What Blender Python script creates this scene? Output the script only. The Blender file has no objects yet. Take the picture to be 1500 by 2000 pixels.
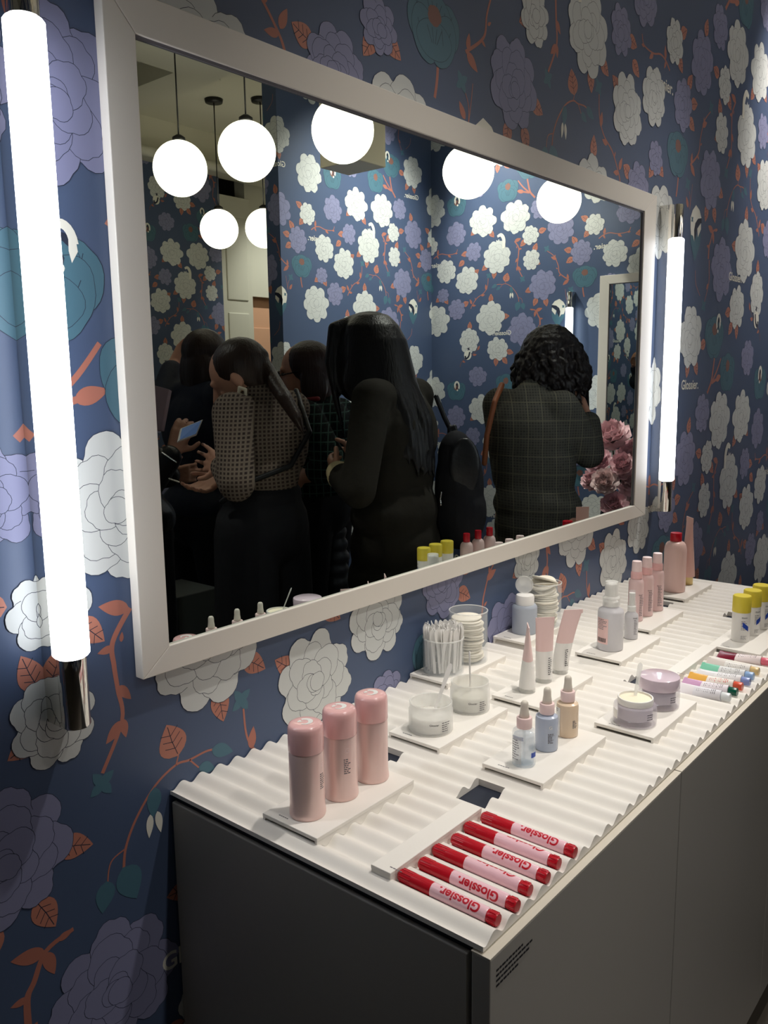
import bpy, bmesh, math, random
import numpy as np
from mathutils import Vector, Matrix

# ------------------------------------------------------------------ camera
CAM = Vector((0.0, -1.0, 1.42))
cd = bpy.data.cameras.new('camera')
cd.sensor_fit = 'HORIZONTAL'; cd.sensor_width = 36.0
cd.lens = 36.0 * 1636.0 / 1500.0
cd.clip_start = 0.02; cd.clip_end = 60
camera = bpy.data.objects.new('camera', cd)
bpy.context.scene.collection.objects.link(camera)
RIGHT = Vector((0.64075, -0.76764, -0.01284)); UP = Vector((0.13055, 0.09245, 0.98712)); FWD = Vector((0.75657, 0.63418, -0.15945))
camera.matrix_world = Matrix(((RIGHT.x, UP.x, -FWD.x, CAM.x), (RIGHT.y, UP.y, -FWD.y, CAM.y), (RIGHT.z, UP.z, -FWD.z, CAM.z), (0, 0, 0, 1)))
bpy.context.scene.camera = camera

# ------------------------------------------------------------------ world, exposure, room lamps
scene = bpy.context.scene
scene.view_settings.view_transform = 'Standard'
scene.view_settings.look = 'None'
scene.view_settings.exposure = 0.15
scene.view_settings.gamma = 1.0
scene.view_settings.use_curve_mapping = False
world = bpy.data.worlds.new('world'); scene.world = world
world.use_nodes = True
world.node_tree.nodes['Background'].inputs[0].default_value = (0.9, 0.95, 1.0, 1)
world.node_tree.nodes['Background'].inputs[1].default_value = 0.02
GLOBE_STRENGTH = 4.2
TUBE_STRENGTH = 8.0
SPOT_WATTS = 130.0
SPOTS = [   # inferred ceiling spots, then added fill spots: place, aim, watts factor, cone
    ((1.45, -0.72), (1.15, -0.32, 0.80), 0.70, .90),
    ((2.95, -0.52), (1.95, -0.32, 0.80), 0.88, .85),
    ((3.70, -0.62), (3.62, 0.0, 2.40), 0.9, .9),
    ((4.05, -1.55), (4.00, -2.56, 2.2), 1.7, 1.3),
    ((4.15, -2.30), (4.755, -1.80, 2.1), 1.3, 1.3),
    ((1.40, -1.60), (1.40, -2.56, 1.9), 0.8, 1.2),  # added to brighten the left stretch of the opposite wall
    ((3.85, -1.10), (4.35, -1.05, 0.95), 0.8, .8),  # added to brighten the peonies
    ((0.90, -2.10), (1.25, -0.50, 0.60), 0.6, .75),  # added behind the camera to brighten the cabinet front
    ((5.10, -3.60), (5.05, -4.57, 1.6), 0.8, 1.2),  # added out of view to brighten the far door
]

# ------------------------------------------------------------------ helpers
C = scene.collection
rnd = random.Random(7)
PI = math.pi

def srgb(h):
    if isinstance(h, str):
        h = h.lstrip('#'); c = [int(h[i:i + 2], 16) / 255 for i in (0, 2, 4)]
    else:
        c = [v / 255 for v in h]
    return tuple(v / 12.92 if v <= 0.04045 else ((v + 0.055) / 1.055) ** 2.4 for v in c) + (1,)

def mat(name, col, rough=0.5, metal=0.0, spec=0.5, trans=0.0, ior=1.45, emit=None, es=0.0, coat=0.0, sss=0.0, alpha=1.0, sheen=0.0):
    m = bpy.data.materials.new(name); m.use_nodes = True
    b = m.node_tree.nodes['Principled BSDF']
    b.inputs['Base Color'].default_value = srgb(col)
    b.inputs['Roughness'].default_value = rough
    b.inputs['Metallic'].default_value = metal
    b.inputs['Specular IOR Level'].default_value = spec
    b.inputs['Transmission Weight'].default_value = trans
    b.inputs['IOR'].default_value = ior
    b.inputs['Coat Weight'].default_value = coat
    b.inputs['Sheen Weight'].default_value = sheen
    b.inputs['Alpha'].default_value = alpha
    if emit:
        b.inputs['Emission Color'].default_value = srgb(emit); b.inputs['Emission Strength'].default_value = es
    m.diffuse_color = srgb(col)
    return m

def nodes(m):
    return m.node_tree.nodes, m.node_tree.links, m.node_tree.nodes['Principled BSDF']

def noise_bump(m, scale=60, strength=0.1, detail=3, vary=0.0):
    n, l, b = nodes(m)
    tc = n.new('ShaderNodeTexCoord'); nz = n.new('ShaderNodeTexNoise'); bp = n.new('ShaderNodeBump')
    nz.inputs['Scale'].default_value = scale; nz.inputs['Detail'].default_value = detail
    bp.inputs['Strength'].default_value = strength; bp.inputs['Distance'].default_value = 0.01
    l.new(tc.outputs['Object'], nz.inputs['Vector']); l.new(nz.outputs['Fac'], bp.inputs['Height']); l.new(bp.outputs['Normal'], b.inputs['Normal'])
    if vary:
        mx = n.new('ShaderNodeMix'); mx.data_type = 'RGBA'
        c = b.inputs['Base Color'].default_value[:]
        mx.inputs['A'].default_value = tuple(v * (1 - vary) for v in c[:3]) + (1,)
        mx.inputs['B'].default_value = tuple(min(1, v * (1 + vary)) for v in c[:3]) + (1,)
        l.new(nz.outputs['Fac'], mx.inputs['Factor']); l.new(mx.outputs['Result'], b.inputs['Base Color'])
    return m

class MB:
    """collects shapes into one mesh"""
    def __init__(s): s.v = []; s.f = []; s.m = []; s.sm = []
    def add(s, vs, fs, mi=0, smooth=False, M=None):
        o = len(s.v)
        for p in vs:
            p = Vector(p)
            s.v.append(tuple(M @ p) if M else tuple(p))
        for f in fs:
            s.f.append([o + i for i in f]); s.m.append(mi); s.sm.append(smooth)
        return s
    def box(s, a, b, mi=0, M=None):
        x0, y0, z0 = a; x1, y1, z1 = b
        vs = [(x0, y0, z0), (x1, y0, z0), (x1, y1, z0), (x0, y1, z0), (x0, y0, z1), (x1, y0, z1), (x1, y1, z1), (x0, y1, z1)]
        return s.add(vs, [(0, 3, 2, 1), (4, 5, 6, 7), (0, 1, 5, 4), (1, 2, 6, 5), (2, 3, 7, 6), (3, 0, 4, 7)], mi, False, M)
    def lathe(s, prof, n=40, mi=0, smooth=True, M=None, sx=1.0, sy=1.0):
        """prof: list of (r,z) from bottom to top; r=0 closes"""
        vs = []; fs = []; rings = []
        for r, z in prof:
            if r <= 1e-7:
                rings.append([len(vs)]); vs.append((0, 0, z))
            else:
                rings.append(list(range(len(vs), len(vs) + n)))
                vs += [(r * sx * math.cos(2 * PI * k / n), r * sy * math.sin(2 * PI * k / n), z) for k in range(n)]
        for A, B in zip(rings, rings[1:]):
            if len(A) == 1 and len(B) == 1: continue
            for k in range(n):
                k2 = (k + 1) % n
                if len(A) == 1: fs.append((A[0], B[k2], B[k]))
                elif len(B) == 1: fs.append((A[k], A[k2], B[0]))
                else: fs.append((A[k], A[k2], B[k2], B[k]))
        return s.add(vs, fs, mi, smooth, M)
    def tube(s, pts, r, n=10, mi=0, M=None, caps=True):
        """swept round bar along points; r number or list"""
        pts = [Vector(p) for p in pts]; vs = []; fs = []
        rr = r if isinstance(r, (list, tuple)) else [r] * len(pts)
        t0 = (pts[1] - pts[0]).normalized()
        u = t0.orthogonal().normalized()
        for i, p in enumerate(pts):
            t = (pts[min(i + 1, len(pts) - 1)] - pts[max(i - 1, 0)]).normalized()
            u = (u - t * u.dot(t)).normalized(); w = t.cross(u)
            for k in range(n):
                a = 2 * PI * k / n
                vs.append(p + (u * math.cos(a) + w * math.sin(a)) * rr[i])
        for i in range(len(pts) - 1):
            for k in range(n):
                k2 = (k + 1) % n
                fs.append((i * n + k, i * n + k2, (i + 1) * n + k2, (i + 1) * n + k))
        if caps:
            fs.append(tuple(range(n - 1, -1, -1))); fs.append(tuple((len(pts) - 1) * n + k for k in range(n)))
        return s.add(vs, fs, mi, True, M)
    def build(s, name, mats, parent=None, loc=None, bevel=0.0, smooth_angle=None, fixn=False):
        me = bpy.data.meshes.new(name)
        me.from_pydata(s.v, [], s.f)
        if not isinstance(mats, (list, tuple)): mats = [mats]
        for m in mats: me.materials.append(m)
        me.polygons.foreach_set('material_index', s.m)
        me.polygons.foreach_set('use_smooth', s.sm)
        if fixn:
            bm = bmesh.new(); bm.from_mesh(me); bmesh.ops.recalc_face_normals(bm, faces=bm.faces); bm.to_mesh(me); bm.free()
        me.update()
        o = bpy.data.objects.new(name, me); C.objects.link(o)
        if parent: o.parent = parent
        if loc: o.location = loc
        if bevel:
            md = o.modifiers.new('bevel', 'BEVEL'); md.width = bevel; md.segments = 2; md.limit_method = 'ANGLE'; md.angle_limit = 0.6
        if smooth_angle:
            try: me.set_sharp_from_angle(angle=smooth_angle)
            except Exception: pass
        return o

def tag(o, label=None, cat=None, group=None, kind=None):
    if label: o['label'] = label
    if cat: o['category'] = cat
    if group: o['group'] = group
    if kind: o['kind'] = kind
    return o

def empty(name, loc, rz=0.0, label=None, cat=None, group=None):
    o = bpy.data.objects.new(name, None); C.objects.link(o)
    o.empty_display_size = 0.02
    o.location = loc; o.rotation_euler = (0, 0, rz)
    return tag(o, label, cat, group)

def copy_tree(o, loc=None, rot=None, label=None, group=None, parent=None):
    c = o.copy(); C.objects.link(c)
    if parent: c.parent = parent
    for ch in list(o.children): copy_tree(ch, parent=c)
    if loc is not None: c.location = loc
    if rot is not None: c.rotation_euler = rot
    if label: c['label'] = label
    if group: c['group'] = group
    return c

def structure(o): return tag(o, kind='structure')

_tx = {}
def text_mesh(txt, bold=0.012):
    """letters as flat polygons: verts (x,y), faces; centred, width 1"""
    k = (txt, bold)
    if k in _tx: return _tx[k]
    cu = bpy.data.curves.new('t', 'FONT'); cu.body = txt; cu.offset = bold; cu.resolution_u = 4
    o = bpy.data.objects.new('t', cu); C.objects.link(o)
    dg = bpy.context.evaluated_depsgraph_get(); me = bpy.data.meshes.new_from_object(o.evaluated_get(dg))
    vs = [(v.co.x, v.co.y) for v in me.vertices]; fs = [tuple(p.vertices) for p in me.polygons]
    bpy.data.objects.remove(o); bpy.data.curves.remove(cu); bpy.data.meshes.remove(me)
    x0 = min(v[0] for v in vs); x1 = max(v[0] for v in vs); y0 = min(v[1] for v in vs); y1 = max(v[1] for v in vs); w = x1 - x0
    vs = [((x - (x0 + x1) / 2) / w, (y - (y0 + y1) / 2) / w) for x, y in vs]
    _tx[k] = (vs, fs, (y1 - y0) / w)
    return _tx[k]

def fine_text(txt, bold=0.012, step=0.02):
    """text polygons cut finely along x so they can wrap round a cylinder"""
    vs, fs, h = text_mesh(txt, bold)
    bm = bmesh.new()
    bv = [bm.verts.new((x, y, 0)) for x, y in vs]
    for f in fs:
        try: bm.faces.new([bv[i] for i in f])
        except Exception: pass
    y = -h / 2
    while y < h / 2:
        bmesh.ops.bisect_plane(bm, geom=bm.verts[:] + bm.edges[:] + bm.faces[:], plane_co=(0, y, 0), plane_no=(0, 1, 0)); y += step
    bm.verts.ensure_lookup_table(); bm.verts.index_update()
    out = [(v.co.x, v.co.y) for v in bm.verts], [tuple(v.index for v in f.verts) for f in bm.faces], h
    bm.free(); return out

# ------------------------------------------------------------------ materials
M = {}
M['white_paint'] = mat('white_paint', '#dfd9cf', 0.45)
M['ceiling'] = noise_bump(mat('ceiling_paint', '#e0ddcc', 0.8), 8, 0.05)
M['mirror'] = mat('mirror_silver', (205, 213, 209), 0.0, 1.0)
M['chrome'] = mat('chrome', (225, 222, 215), 0.06, 1.0)
M['tube'] = mat('lamp_tube', '#ffffff', 0.4, emit=(244, 248, 255), es=TUBE_STRENGTH)
M['globe'] = mat('lamp_globe', '#fff8e8', 0.4, emit=(255, 243, 222), es=GLOBE_STRENGTH)
M['dark_metal'] = mat('dark_metal', '#3a3a3a', 0.4, 0.8)
M['counter_white'] = mat('counter_white', '#eeeae3', 0.42)
M['tray_white'] = noise_bump(mat('tray_white', '#f0ece5', 0.5), 300, 0.02)
M['cabinet'] = noise_bump(mat('cabinet_grey', '#a09d97', 0.38), 400, 0.01)
M['cabinet_edge'] = mat('cabinet_edge', '#d9d2c4', 0.45)
M['navy_box'] = mat('navy_inside', '#1b2233', 0.6)
M['floor'] = noise_bump(mat('floor_brown', '#4a443d', 0.45), 3, 0.05, vary=0.3)
M['black'] = mat('black_ink', '#1d1d22', 0.6)
M['grey_ink'] = mat('grey_ink', '#6d6a70', 0.6)
M['wood_orange'] = mat('warm_door', '#d9a98a', 0.5)
M['door_white'] = mat('door_white', '#cfcdbf', 0.5)
# ------------------------------------------------------------------ wallpaper (drawn as flat printed shapes inside the wall meshes)
PU = 1.2068
Z0 = CAM.z
WP = [mat('paper_navy', (74, 89, 118), 0.42, spec=0.45), mat('paper_white', (205, 208, 206), 0.45, spec=0.4), mat('paper_lilac', (132, 134, 166), 0.45, spec=0.4),
      mat('paper_teal', (76, 112, 128), 0.45, spec=0.4), mat('paper_orange', (184, 122, 104), 0.45, spec=0.4), mat('paper_ink', (44, 50, 66), 0.5, spec=0.3),
      mat('paper_cream', (228, 226, 214), 0.45, spec=0.4), mat('paper_copper', (128, 92, 84), 0.5, spec=0.4), mat('paper_stem', (174, 112, 96), 0.45, spec=0.4)]
NAVY, WHITE, LILAC, TEAL, ORANGE, INK, CREAM, COPPER, STEM = range(9)

def cloud(w, h, n1, n2, seed, tilt=0.0, steps=110, base=.86):
    r = random.Random(seed); p1 = r.random() * 6; p2 = r.random() * 6; wob = r.random() * 6
    out = []
    for k in range(steps):
        a = 2 * PI * k / steps
        aw = a + .10 * math.sin(2 * a + wob)
        q = base + (.97 - base) * abs(math.sin(n1 * aw / 2 + p1)) ** .55 + .04 * abs(math.sin(n2 * aw / 2 + p2)) ** .6 + .025 * math.sin(3 * a + wob)
        x = w * q * math.cos(a); y = h * q * math.sin(a)
        out.append((x * math.cos(tilt) - y * math.sin(tilt), x * math.sin(tilt) + y * math.cos(tilt)))
    return out

def strip(pts, wd):
    """polyline -> list of quads"""
    q = []
    w = wd if isinstance(wd, (list, tuple)) else [wd] * len(pts)
    nr = []
    for i in range(len(pts)):
        a = pts[max(i - 1, 0)]; b = pts[min(i + 1, len(pts) - 1)]
        dx, dy = b[0] - a[0], b[1] - a[1]; l = math.hypot(dx, dy) or 1
        nr.append((-dy / l, dx / l))
    for i in range(len(pts) - 1):
        a, b = pts[i], pts[i + 1]
        q.append([(a[0] - nr[i][0] * w[i], a[1] - nr[i][1] * w[i]), (b[0] - nr[i + 1][0] * w[i + 1], b[1] - nr[i + 1][1] * w[i + 1]),
                  (b[0] + nr[i + 1][0] * w[i + 1], b[1] + nr[i + 1][1] * w[i + 1]), (a[0] + nr[i][0] * w[i], a[1] + nr[i][1] * w[i])])
    return q

def spline(pts, k=6):
    out = []
    n = len(pts)
    for i in range(n - 1):
        p0 = pts[max(i - 1, 0)]; p1 = pts[i]; p2 = pts[i + 1]; p3 = pts[min(i + 2, n - 1)]
        for j in range(k):
            t = j / k
            out.append(tuple(.5 * (2 * p1[d] + (p2[d] - p0[d]) * t + (2 * p0[d] - 5 * p1[d] + 4 * p2[d] - p3[d]) * t * t + (3 * p1[d] - p0[d] - 3 * p2[d] + p3[d]) * t ** 3) for d in range(len(p1))))
    out.append(tuple(pts[-1])); return out

ART = []          # (layer, colour, polygon) in tile coordinates
def art(layer, col, poly): ART.append((layer + (len(ART) % 9) * .0021, col, poly))

def front_uv(px, py):
    """where a point seen on the mirror wall lies in the paper repeat"""
    a = (px - 750) / 1636.0; b = -(py - 1000) / 1636.0
    d = RIGHT * a + UP * b + FWD
    t = 1.0 / d.y
    return d.x * t, d.z * t

def leaf_poly(x, y, l, w, ang, round_=False, n=9):
    """leaf from its stalk point (x,y) out along ang"""
    pts = []
    for k in range(n + 1):
        t = k / n; ww = w * (math.sin(PI * t ** (.75 if not round_ else .6))) ** .9
        pts.append((l * t, ww))
    for k in range(n - 1, 0, -1):
        t = k / n; ww = w * (math.sin(PI * t ** (.75 if not round_ else .6))) ** .9
        pts.append((l * t, -ww * .9))
    c, s_ = math.cos(ang), math.sin(ang)
    return [(x + a * c - b * s_, y + a * s_ + b * c) for a, b in pts]

def leaf(x, y, l, w, ang, col=ORANGE, layer=3, veins=True, round_=False):
    art(layer, col, leaf_poly(x, y, l, w, ang, round_))
    if veins:
        c, s_ = math.cos(ang), math.sin(ang)
        f = lambda a, b: (x + a * c - b * s_, y + a * s_ + b * c)
        for q in strip([f(l * .06, 0), f(l * .5, w * .06), f(l * .92, 0)], .0006): art(layer + .5, INK, q)
        for t in (.25, .45, .65):
            for sg in (1, -1):
                for q in strip([f(l * t, 0), f(l * (t + .14), sg * w * .62)], .0005): art(layer + .52 + .01 * sg, INK, q)

FLOWERS = [
 ('L', .174, .780, .068, .072), ('L', .315, .930, .086, .088), ('L', .432, .617, .090, .090), ('L', .458, 1.075, .066, .063), ('L', .580, .350, .098, .100),
 ('L', .913, .052, .072, .063), ('L', .950, .860, .058, .060), ('L', 1.085, .500, .068, .065), ('L', 1.086, .990, .074, .074), ('L', 1.194, .599, .047, .045),
 ('T', .150, .640, .083, .062), ('T', .540, .122, .094, .069), ('T', .692, .000, .076, .071), ('T', 1.085, 1.165, .077, .067),
 ('W', .040, .430, .100, .100), ('W', .096, .933, .059, .060), ('W', .071, 1.160, .101, .101), ('W', .318, .117, .097, .095), ('W', .518, .770, .059, .060),
 ('W', .523, .922, .055, .056), ('W', .634, 1.045, .102, .096), ('W', .760, .231, .079, .073), ('W', .768, .808, .100, .098), ('W', .815, .434, .102, .102),
 ('W', .874, 1.043, .098, .095), ('W', .984, .288, .073, .085), ('W', 1.000, .684, .088, .086), ('W', 1.168, .755, .076, .075)]

def petal(w, h, ang, seed, amp=.10, n=22):
    """cloud edged petal, outer side (along ang) notched into small lobes"""
    r = random.Random(seed); nb = r.choice((3, 3, 4)); out = []
    for k in range(n):
        a = 2 * PI * k / n
        f = max(0.0, math.cos(a)) ** .5
        q = 1 - amp + amp * (abs(math.sin(nb * a / 1.35 + .9)) ** .6 if f > 0 else 1)
        x, y = w * q * math.cos(a), h * q * math.sin(a)
        out.append((x * math.cos(ang) - y * math.sin(ang), x * math.sin(ang) + y * math.cos(ang)))
    return out

def draw_flower(kind, u, v, w, h, seed):
    r = random.Random(seed)
    col = {'W': WHITE, 'L': LILAC, 'T': TEAL}[kind]; lay = {'W': 6, 'L': 5, 'T': 4}[kind]
    cnt = [0]
    def put(P, dx, dy, lw):
        n = cnt[0]; cnt[0] += 1
        cxm = sum(p[0] for p in P) / len(P); cym = sum(p[1] for p in P) / len(P)
        big = []
        for x, y in P:
            d = math.hypot(x - cxm, y - cym) or 1; big.append((u + dx + x + (x - cxm) / d * lw, v + dy + y + (y - cym) / d * lw))
        ART.append((lay + n * .02, INK, big)); ART.append((lay + n * .02 + .01, col, [(u + dx + x, v + dy + y) for x, y in P]))
    lw = .00075
    if kind == 'T':
        for k, (dx, dy, sw, sh, an) in enumerate(((-.46, .10, .52, .72, 2.0), (.46, .10, .52, .72, 1.1), (0, .30, .66, .66, 1.57), (-.36, -.30, .62, .58, 3.6), (.36, -.30, .62, .58, 5.8), (0, -.36, .66, .56, 4.7))):
            put(petal(h * sh, w * sw, an, seed + k, .05, 26), w * dx, h * dy, lw)
            for j in range(4):
                a = -.75 + .5 * j
                for q in strip([(u + w * (dx + .12 * a), v + h * (dy - .1)), (u + w * (dx + sw * .55 * a), v + h * (dy + sh * .62))], .0005): art(lay + cnt[0] * .02 - .006, INK, q)
        art(lay + .3, COPPER, [(u + x, v + h * .32 + y) for x, y in cloud(w * .26, h * .30, 5, 11, seed + 9, 0, 36)])
        return
    cx, cy = r.uniform(-.10, .10) * w, r.uniform(-.22, .06) * h
    rings = ((.65, .42, .38, 8), (.46, .38, .34, 7), (.24, .31, .29, 5), (.06, .20, .19, 3)) if w > .066 else ((.65, .42, .38, 8), (.40, .38, .34, 6), (.14, .28, .27, 4))
    for ri, (dist, pl, pw, n) in enumerate(rings):
        ph = r.random() * 6; order = list(range(n)); r.shuffle(order)
        for k in order:
            a = ph + 2 * PI * k / n + r.uniform(-.12, .12)
            dd = dist * r.uniform(.93, 1.05); f = 1 - dist
            put(petal(pl * (w + h) / 2, pw * (w + h) / 2 * r.uniform(.9, 1.12), a, seed * 31 + ri * 9 + k, .13, 24), w * dd * math.cos(a) + cx * f, h * dd * math.sin(a) + cy * f, lw)
        if ri == 0:
            n_ = cnt[0]; cnt[0] += 1
            ART.append((lay + n_ * .02, col, [(u + x, v + y) for x, y in cloud(w * .72, h * .72, 5, 9, seed, 0, 30, .95)]))

for i, f in enumerate(FLOWERS): draw_flower(*f, seed=11 + i * 13)

def pts(zone, L):
    ox, oy, k = {'z6': (1310, 380, .2), 'z7': (1300, 740, .21), 'z5': (1250, 0, .2), 'z4': (1000, 0, .2), 'c8': (500, 0, 1 / 3), 'cb': (0, 1334, 1 / 3), 'c4': (0, 667, 1 / 3), 'px': (0, 0, 1)}[zone]
    return [front_uv(ox + k * a, oy + k * b) for a, b in L]

# single leaves tucked beside the blooms
SEEN = []
def side_leaves(zone, L, l=.055, w=.019):
    for (u, v) in pts(zone, L):
        if any(abs((u - a + PU / 2) % PU - PU / 2) < .03 and abs((v - b + PU / 2) % PU - PU / 2) < .04 for a, b in SEEN): continue
        SEEN.append((u, v))
        best = min(((((u - f[1] + PU / 2) % PU - PU / 2), ((v - f[2] + PU / 2) % PU - PU / 2)) for f in FLOWERS), key=lambda d: d[0] ** 2 + d[1] ** 2)
        a = math.atan2(best[1], best[0])
        leaf(u - math.cos(a) * l / 2, v - math.sin(a) * l / 2, l, w, a)
side_leaves('z6', [(345, 185), (425, 200), (620, 500), (740, 190), (310, 1465), (160, 1710), (245, 1695), (555, 1150), (580, 1310), (640, 1340), (850, 710)])
side_leaves('z7', [(217, 430), (305, 690), (750, 490), (635, 575), (425, 830), (340, 940), (315, 1190), (585, 1210), (650, 1070), (700, 1100), (785, 790), (795, 920)])
side_leaves('z5', [(430, 320), (395, 630), (490, 800), (530, 1020), (505, 1220), (645, 300), (745, 730), (110, 1660), (200, 1660), (785, 1890)])
side_leaves('cb', [(420, 910), (220, 1330), (1250, 140)], .066, .024)
side_leaves('c8', [(270, 195), (645, 210), (800, 240)], .05, .02)

def branch(zone, line, leaves=(), w=.0035, w2=.0016, col=STEM, layer=2, bud=None):
    P = spline(pts(zone, line), 6)
    n = len(P)
    for q in strip(P, [w + (w2 - w) * i / (n - 1) for i in range(n)]): art(layer, col, q)
    for e in leaves:
        (a, b) = pts(zone, [e[0], e[1]])
        d = math.hypot(b[0] - a[0], b[1] - a[1])
        leaf(a[0], a[1], d, e[2] if len(e) > 2 else d * .24, math.atan2(b[1] - a[1], b[0] - a[0]), e[3] if len(e) > 3 else STEM, layer + .2, veins=len(e) > 3)
    if bud:
        (x, y), = pts(zone, [bud])
        for k in range(4):
            leaf(x, y, .023, .0078, .6 + k * PI / 2, TEAL, 2.4 + .02 * k, veins=False)

# arching twig with hanging buds
branch('cb', [(725, 1085), (738, 960), (800, 790), (910, 600), (1030, 480), (1110, 450), (1220, 395), (1300, 390)], [((1045, 425), (975, 245), .026, ORANGE)], .0022, .0016)
branch('cb', [(1030, 485), (1045, 425)], (), .0014, .0012)
branch('cb', [(1110, 450), (1165, 495)], (), .0014, .0012)
branch('cb', [(735, 970), (650, 1050), (630, 1180)], (), .0012, .0010)
for a, b, w in (((905, 610), (895, 790), .013), ((1240, 390), (1365, 400), .012), ((1165, 490), (1260, 500), .010), ((625, 1160), (600, 1350), .016), ((720, 1080), (800, 1260), .022), ((745, 1075), (735, 1250), .014)):
    (p, q) = pts('cb', [a, b]); leaf(p[0], p[1], math.hypot(q[0] - p[0], q[1] - p[1]), w, math.atan2(q[1] - p[1], q[0] - p[0]), TEAL, 2.6, veins=False)
(p, q) = pts('cb', [(900, 760), (890, 875)])
for sg in (1, -1): leaf(p[0] + sg * .006, p[1], .036, .0065, -PI / 2 + sg * .12, CREAM, 2.8, veins=False)
# long twigs
branch('z4', [(850, 920), (855, 1150), (900, 1330), (980, 1480), (1040, 1690), (1055, 1780)], [((865, 1240), (880, 1090)), ((930, 1410), (880, 1360)), ((1045, 1660), (1075, 1540)), ((1040, 1690), (990, 1680)), ((1000, 1530), (1010, 1480))], .0018, .0028, bud=(845, 850))
branch('z5', [(690, 1090), (630, 1180), (590, 1350), (570, 1500), (490, 1610)], [((495, 1610), (535, 1725)), ((500, 1600), (510, 1490)), ((610, 1230), (655, 1200)), ((590, 1420), (605, 1400)), ((625, 1200), (625, 1140)), ((560, 1520), (575, 1560))], .0018, .0036, bud=(695, 1050))
branch('z5', [(20, 330), (40, 440), (130, 520), (200, 530), (250, 590), (290, 690)], [((130, 525), (90, 570)), ((255, 600), (235, 670)), ((250, 580), (248, 440)), ((45, 450), (15, 430))], .0018, .0030)
branch('z6', [(435, 1530), (400, 1800), (370, 1900), (355, 1940)], (), .0050, .0060)
branch('z6', [(490, 1600), (450, 1720), (398, 1840)], (), .0036, .0046)
branch('z6', [(490, 1770), (398, 1840)], [((440, 1810), (490, 1770))], .0040, .0054)
branch('z5', [(375, 1700), (365, 1820), (352, 1920)], (), .0038, .0038)
branch('z6', [(240, 740), (245, 870), (285, 990)], (), .0016, .0014)
branch('z6', [(376, 640), (375, 720), (370, 870), (325, 1060)], [((365, 870), (345, 930))], .0034, .0016, bud=(320, 1085))
branch('z6', [(770, 1100), (800, 1200), (860, 1330), (870, 1430)], [((800, 1220), (775, 1210)), ((860, 1330), (840, 1350)), ((775, 1130), (765, 1050))], .0014, .0022, col=COPPER)
branch('c8', [(1220, 520), (1245, 620), (1245, 720)], [((1225, 700), (1190, 590))], .0010, .0014)
branch('c8', [(1270, 490), (1258, 620), (1245, 720)], (), .0010, .0012, bud=(1205, 480))
branch('c4', [(760, 1560), (660, 1760), (668, 1900), (690, 2040), (715, 2220), (600, 2530)], [((755, 1560), (575, 1555)), ((665, 1790), (570, 1830)), ((715, 2220), (620, 2360)), ((715, 2210), (738, 2320)), ((690, 2020), (768, 2095)), ((710, 1760), (715, 1700))], .0042, .0028, bud=(598, 2590))
branch('cb', [(430, 1440), (270, 1570), (200, 1750), (160, 1850), (165, 2010)], [((265, 1575), (60, 1635)), ((265, 1580), (320, 1705)), ((165, 1845), (60, 1905)), ((205, 1740), (215, 1690)), ((340, 1510), (430, 1440))], .0030, .0052)

# big bird like bloom: pale hooked head over a teal calyx
def hook(zone_pts, col, layer): art(layer, col, zone_pts)
def rel(u, v, s, L): return [(u + a * s, v + b * s) for a, b in L]
def bird(u, v, s):
    hook(rel(u, v, s, [(-.50, .02), (-.55, .42), (-.36, .72), (-.02, .96), (.38, .82), (.62, .55), (.25, .48), (-.02, .28), (-.10, 0), (-.04, -.42), (-.2, -.22), (-.42, -.2)]), CREAM, 4.6)
    hook(rel(u, v, s, [(.62, .55), (.25, .48), (-.02, .28), (-.12, 0), (-.04, -.42), (.14, -.1), (.22, .14), (.5, .34), (.66, .36)]), INK, 4.7)
    hook(rel(u, v, s, [(.22, .1), (.6, .36), (.62, .12), (.32, -.22)]), CREAM, 4.8)
    hook(rel(u, v, s, [(-.5, -.2), (-.2, -.22), (-.04, -.42), (.14, -.12), (.32, -.2), (.62, -.02), (.58, -.45), (.2, -1.05), (.06, -1.15), (-.2, -.8), (-.42, -.5)]), TEAL, 4.5)
    for k in range(4): art(4.9, TEAL, leaf_poly(u - .36 * s, v + .38 * s, .14 * s, .05 * s, .8 + k * PI / 2, n=4))
bird(.317, .440, .080)
# crescents on the teal blooms, the curved neck beside one white bloom, small hooked mark under another
def crescent(u, v, s, flip=1):
    o = [(.0 + math.cos(a) * .55, math.sin(a) * .8) for a in [PI * (.95 - 1.15 * k / 14) for k in range(15)]]
    i = [(.02 + math.cos(a) * .26, .02 + math.sin(a) * .5) for a in [PI * (.95 - 1.15 * (14 - k) / 14) for k in range(15)]]
    art(6.2, CREAM, [(u + flip * a * s, v + b * s) for a, b in o + i])
    art(6.1, INK, [(u + flip * a * s * 1.0, v - .02 * s + b * s) for a, b in [(-.25, .0), (-.2, .4), (.1, .45), (.24, .1), (.1, -.35), (.0, -.5), (-.05, -.3), (.1, -.05), (0, .2)]])
    art(6.2, CREAM, [(u + flip * a * s, v + b * s) for a, b in [(-.45, .3), (-.22, .35), (-.2, -.1), (-.28, -.45), (-.5, -.1)]])
    art(6.2, CREAM, [(u + flip * (.1 + .14 * math.cos(2 * PI * k / 10)) * s, v + (-.62 + .14 * math.sin(2 * PI * k / 10)) * s) for k in range(10)])
crescent(.575, .165, .042, -1)
crescent(1.08, 1.195, .044, -1)
nk = [(.722, .858), (.716, .893), (.722, .923), (.740, .943), (.766, .935)]
for q in strip(spline(nk, 6), [.007 + .005 * math.sin(PI * k / 24) for k in range(25)]): art(6.6, CREAM, q)
for sg in (1, -1): leaf(.758, .885, .034, .010, PI / 2 + .3 * sg - .2, WHITE, 6.4, veins=False)
nk = [(.975, .215), (.985, .185), (1.005, .172), (1.012, .19)]
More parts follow.
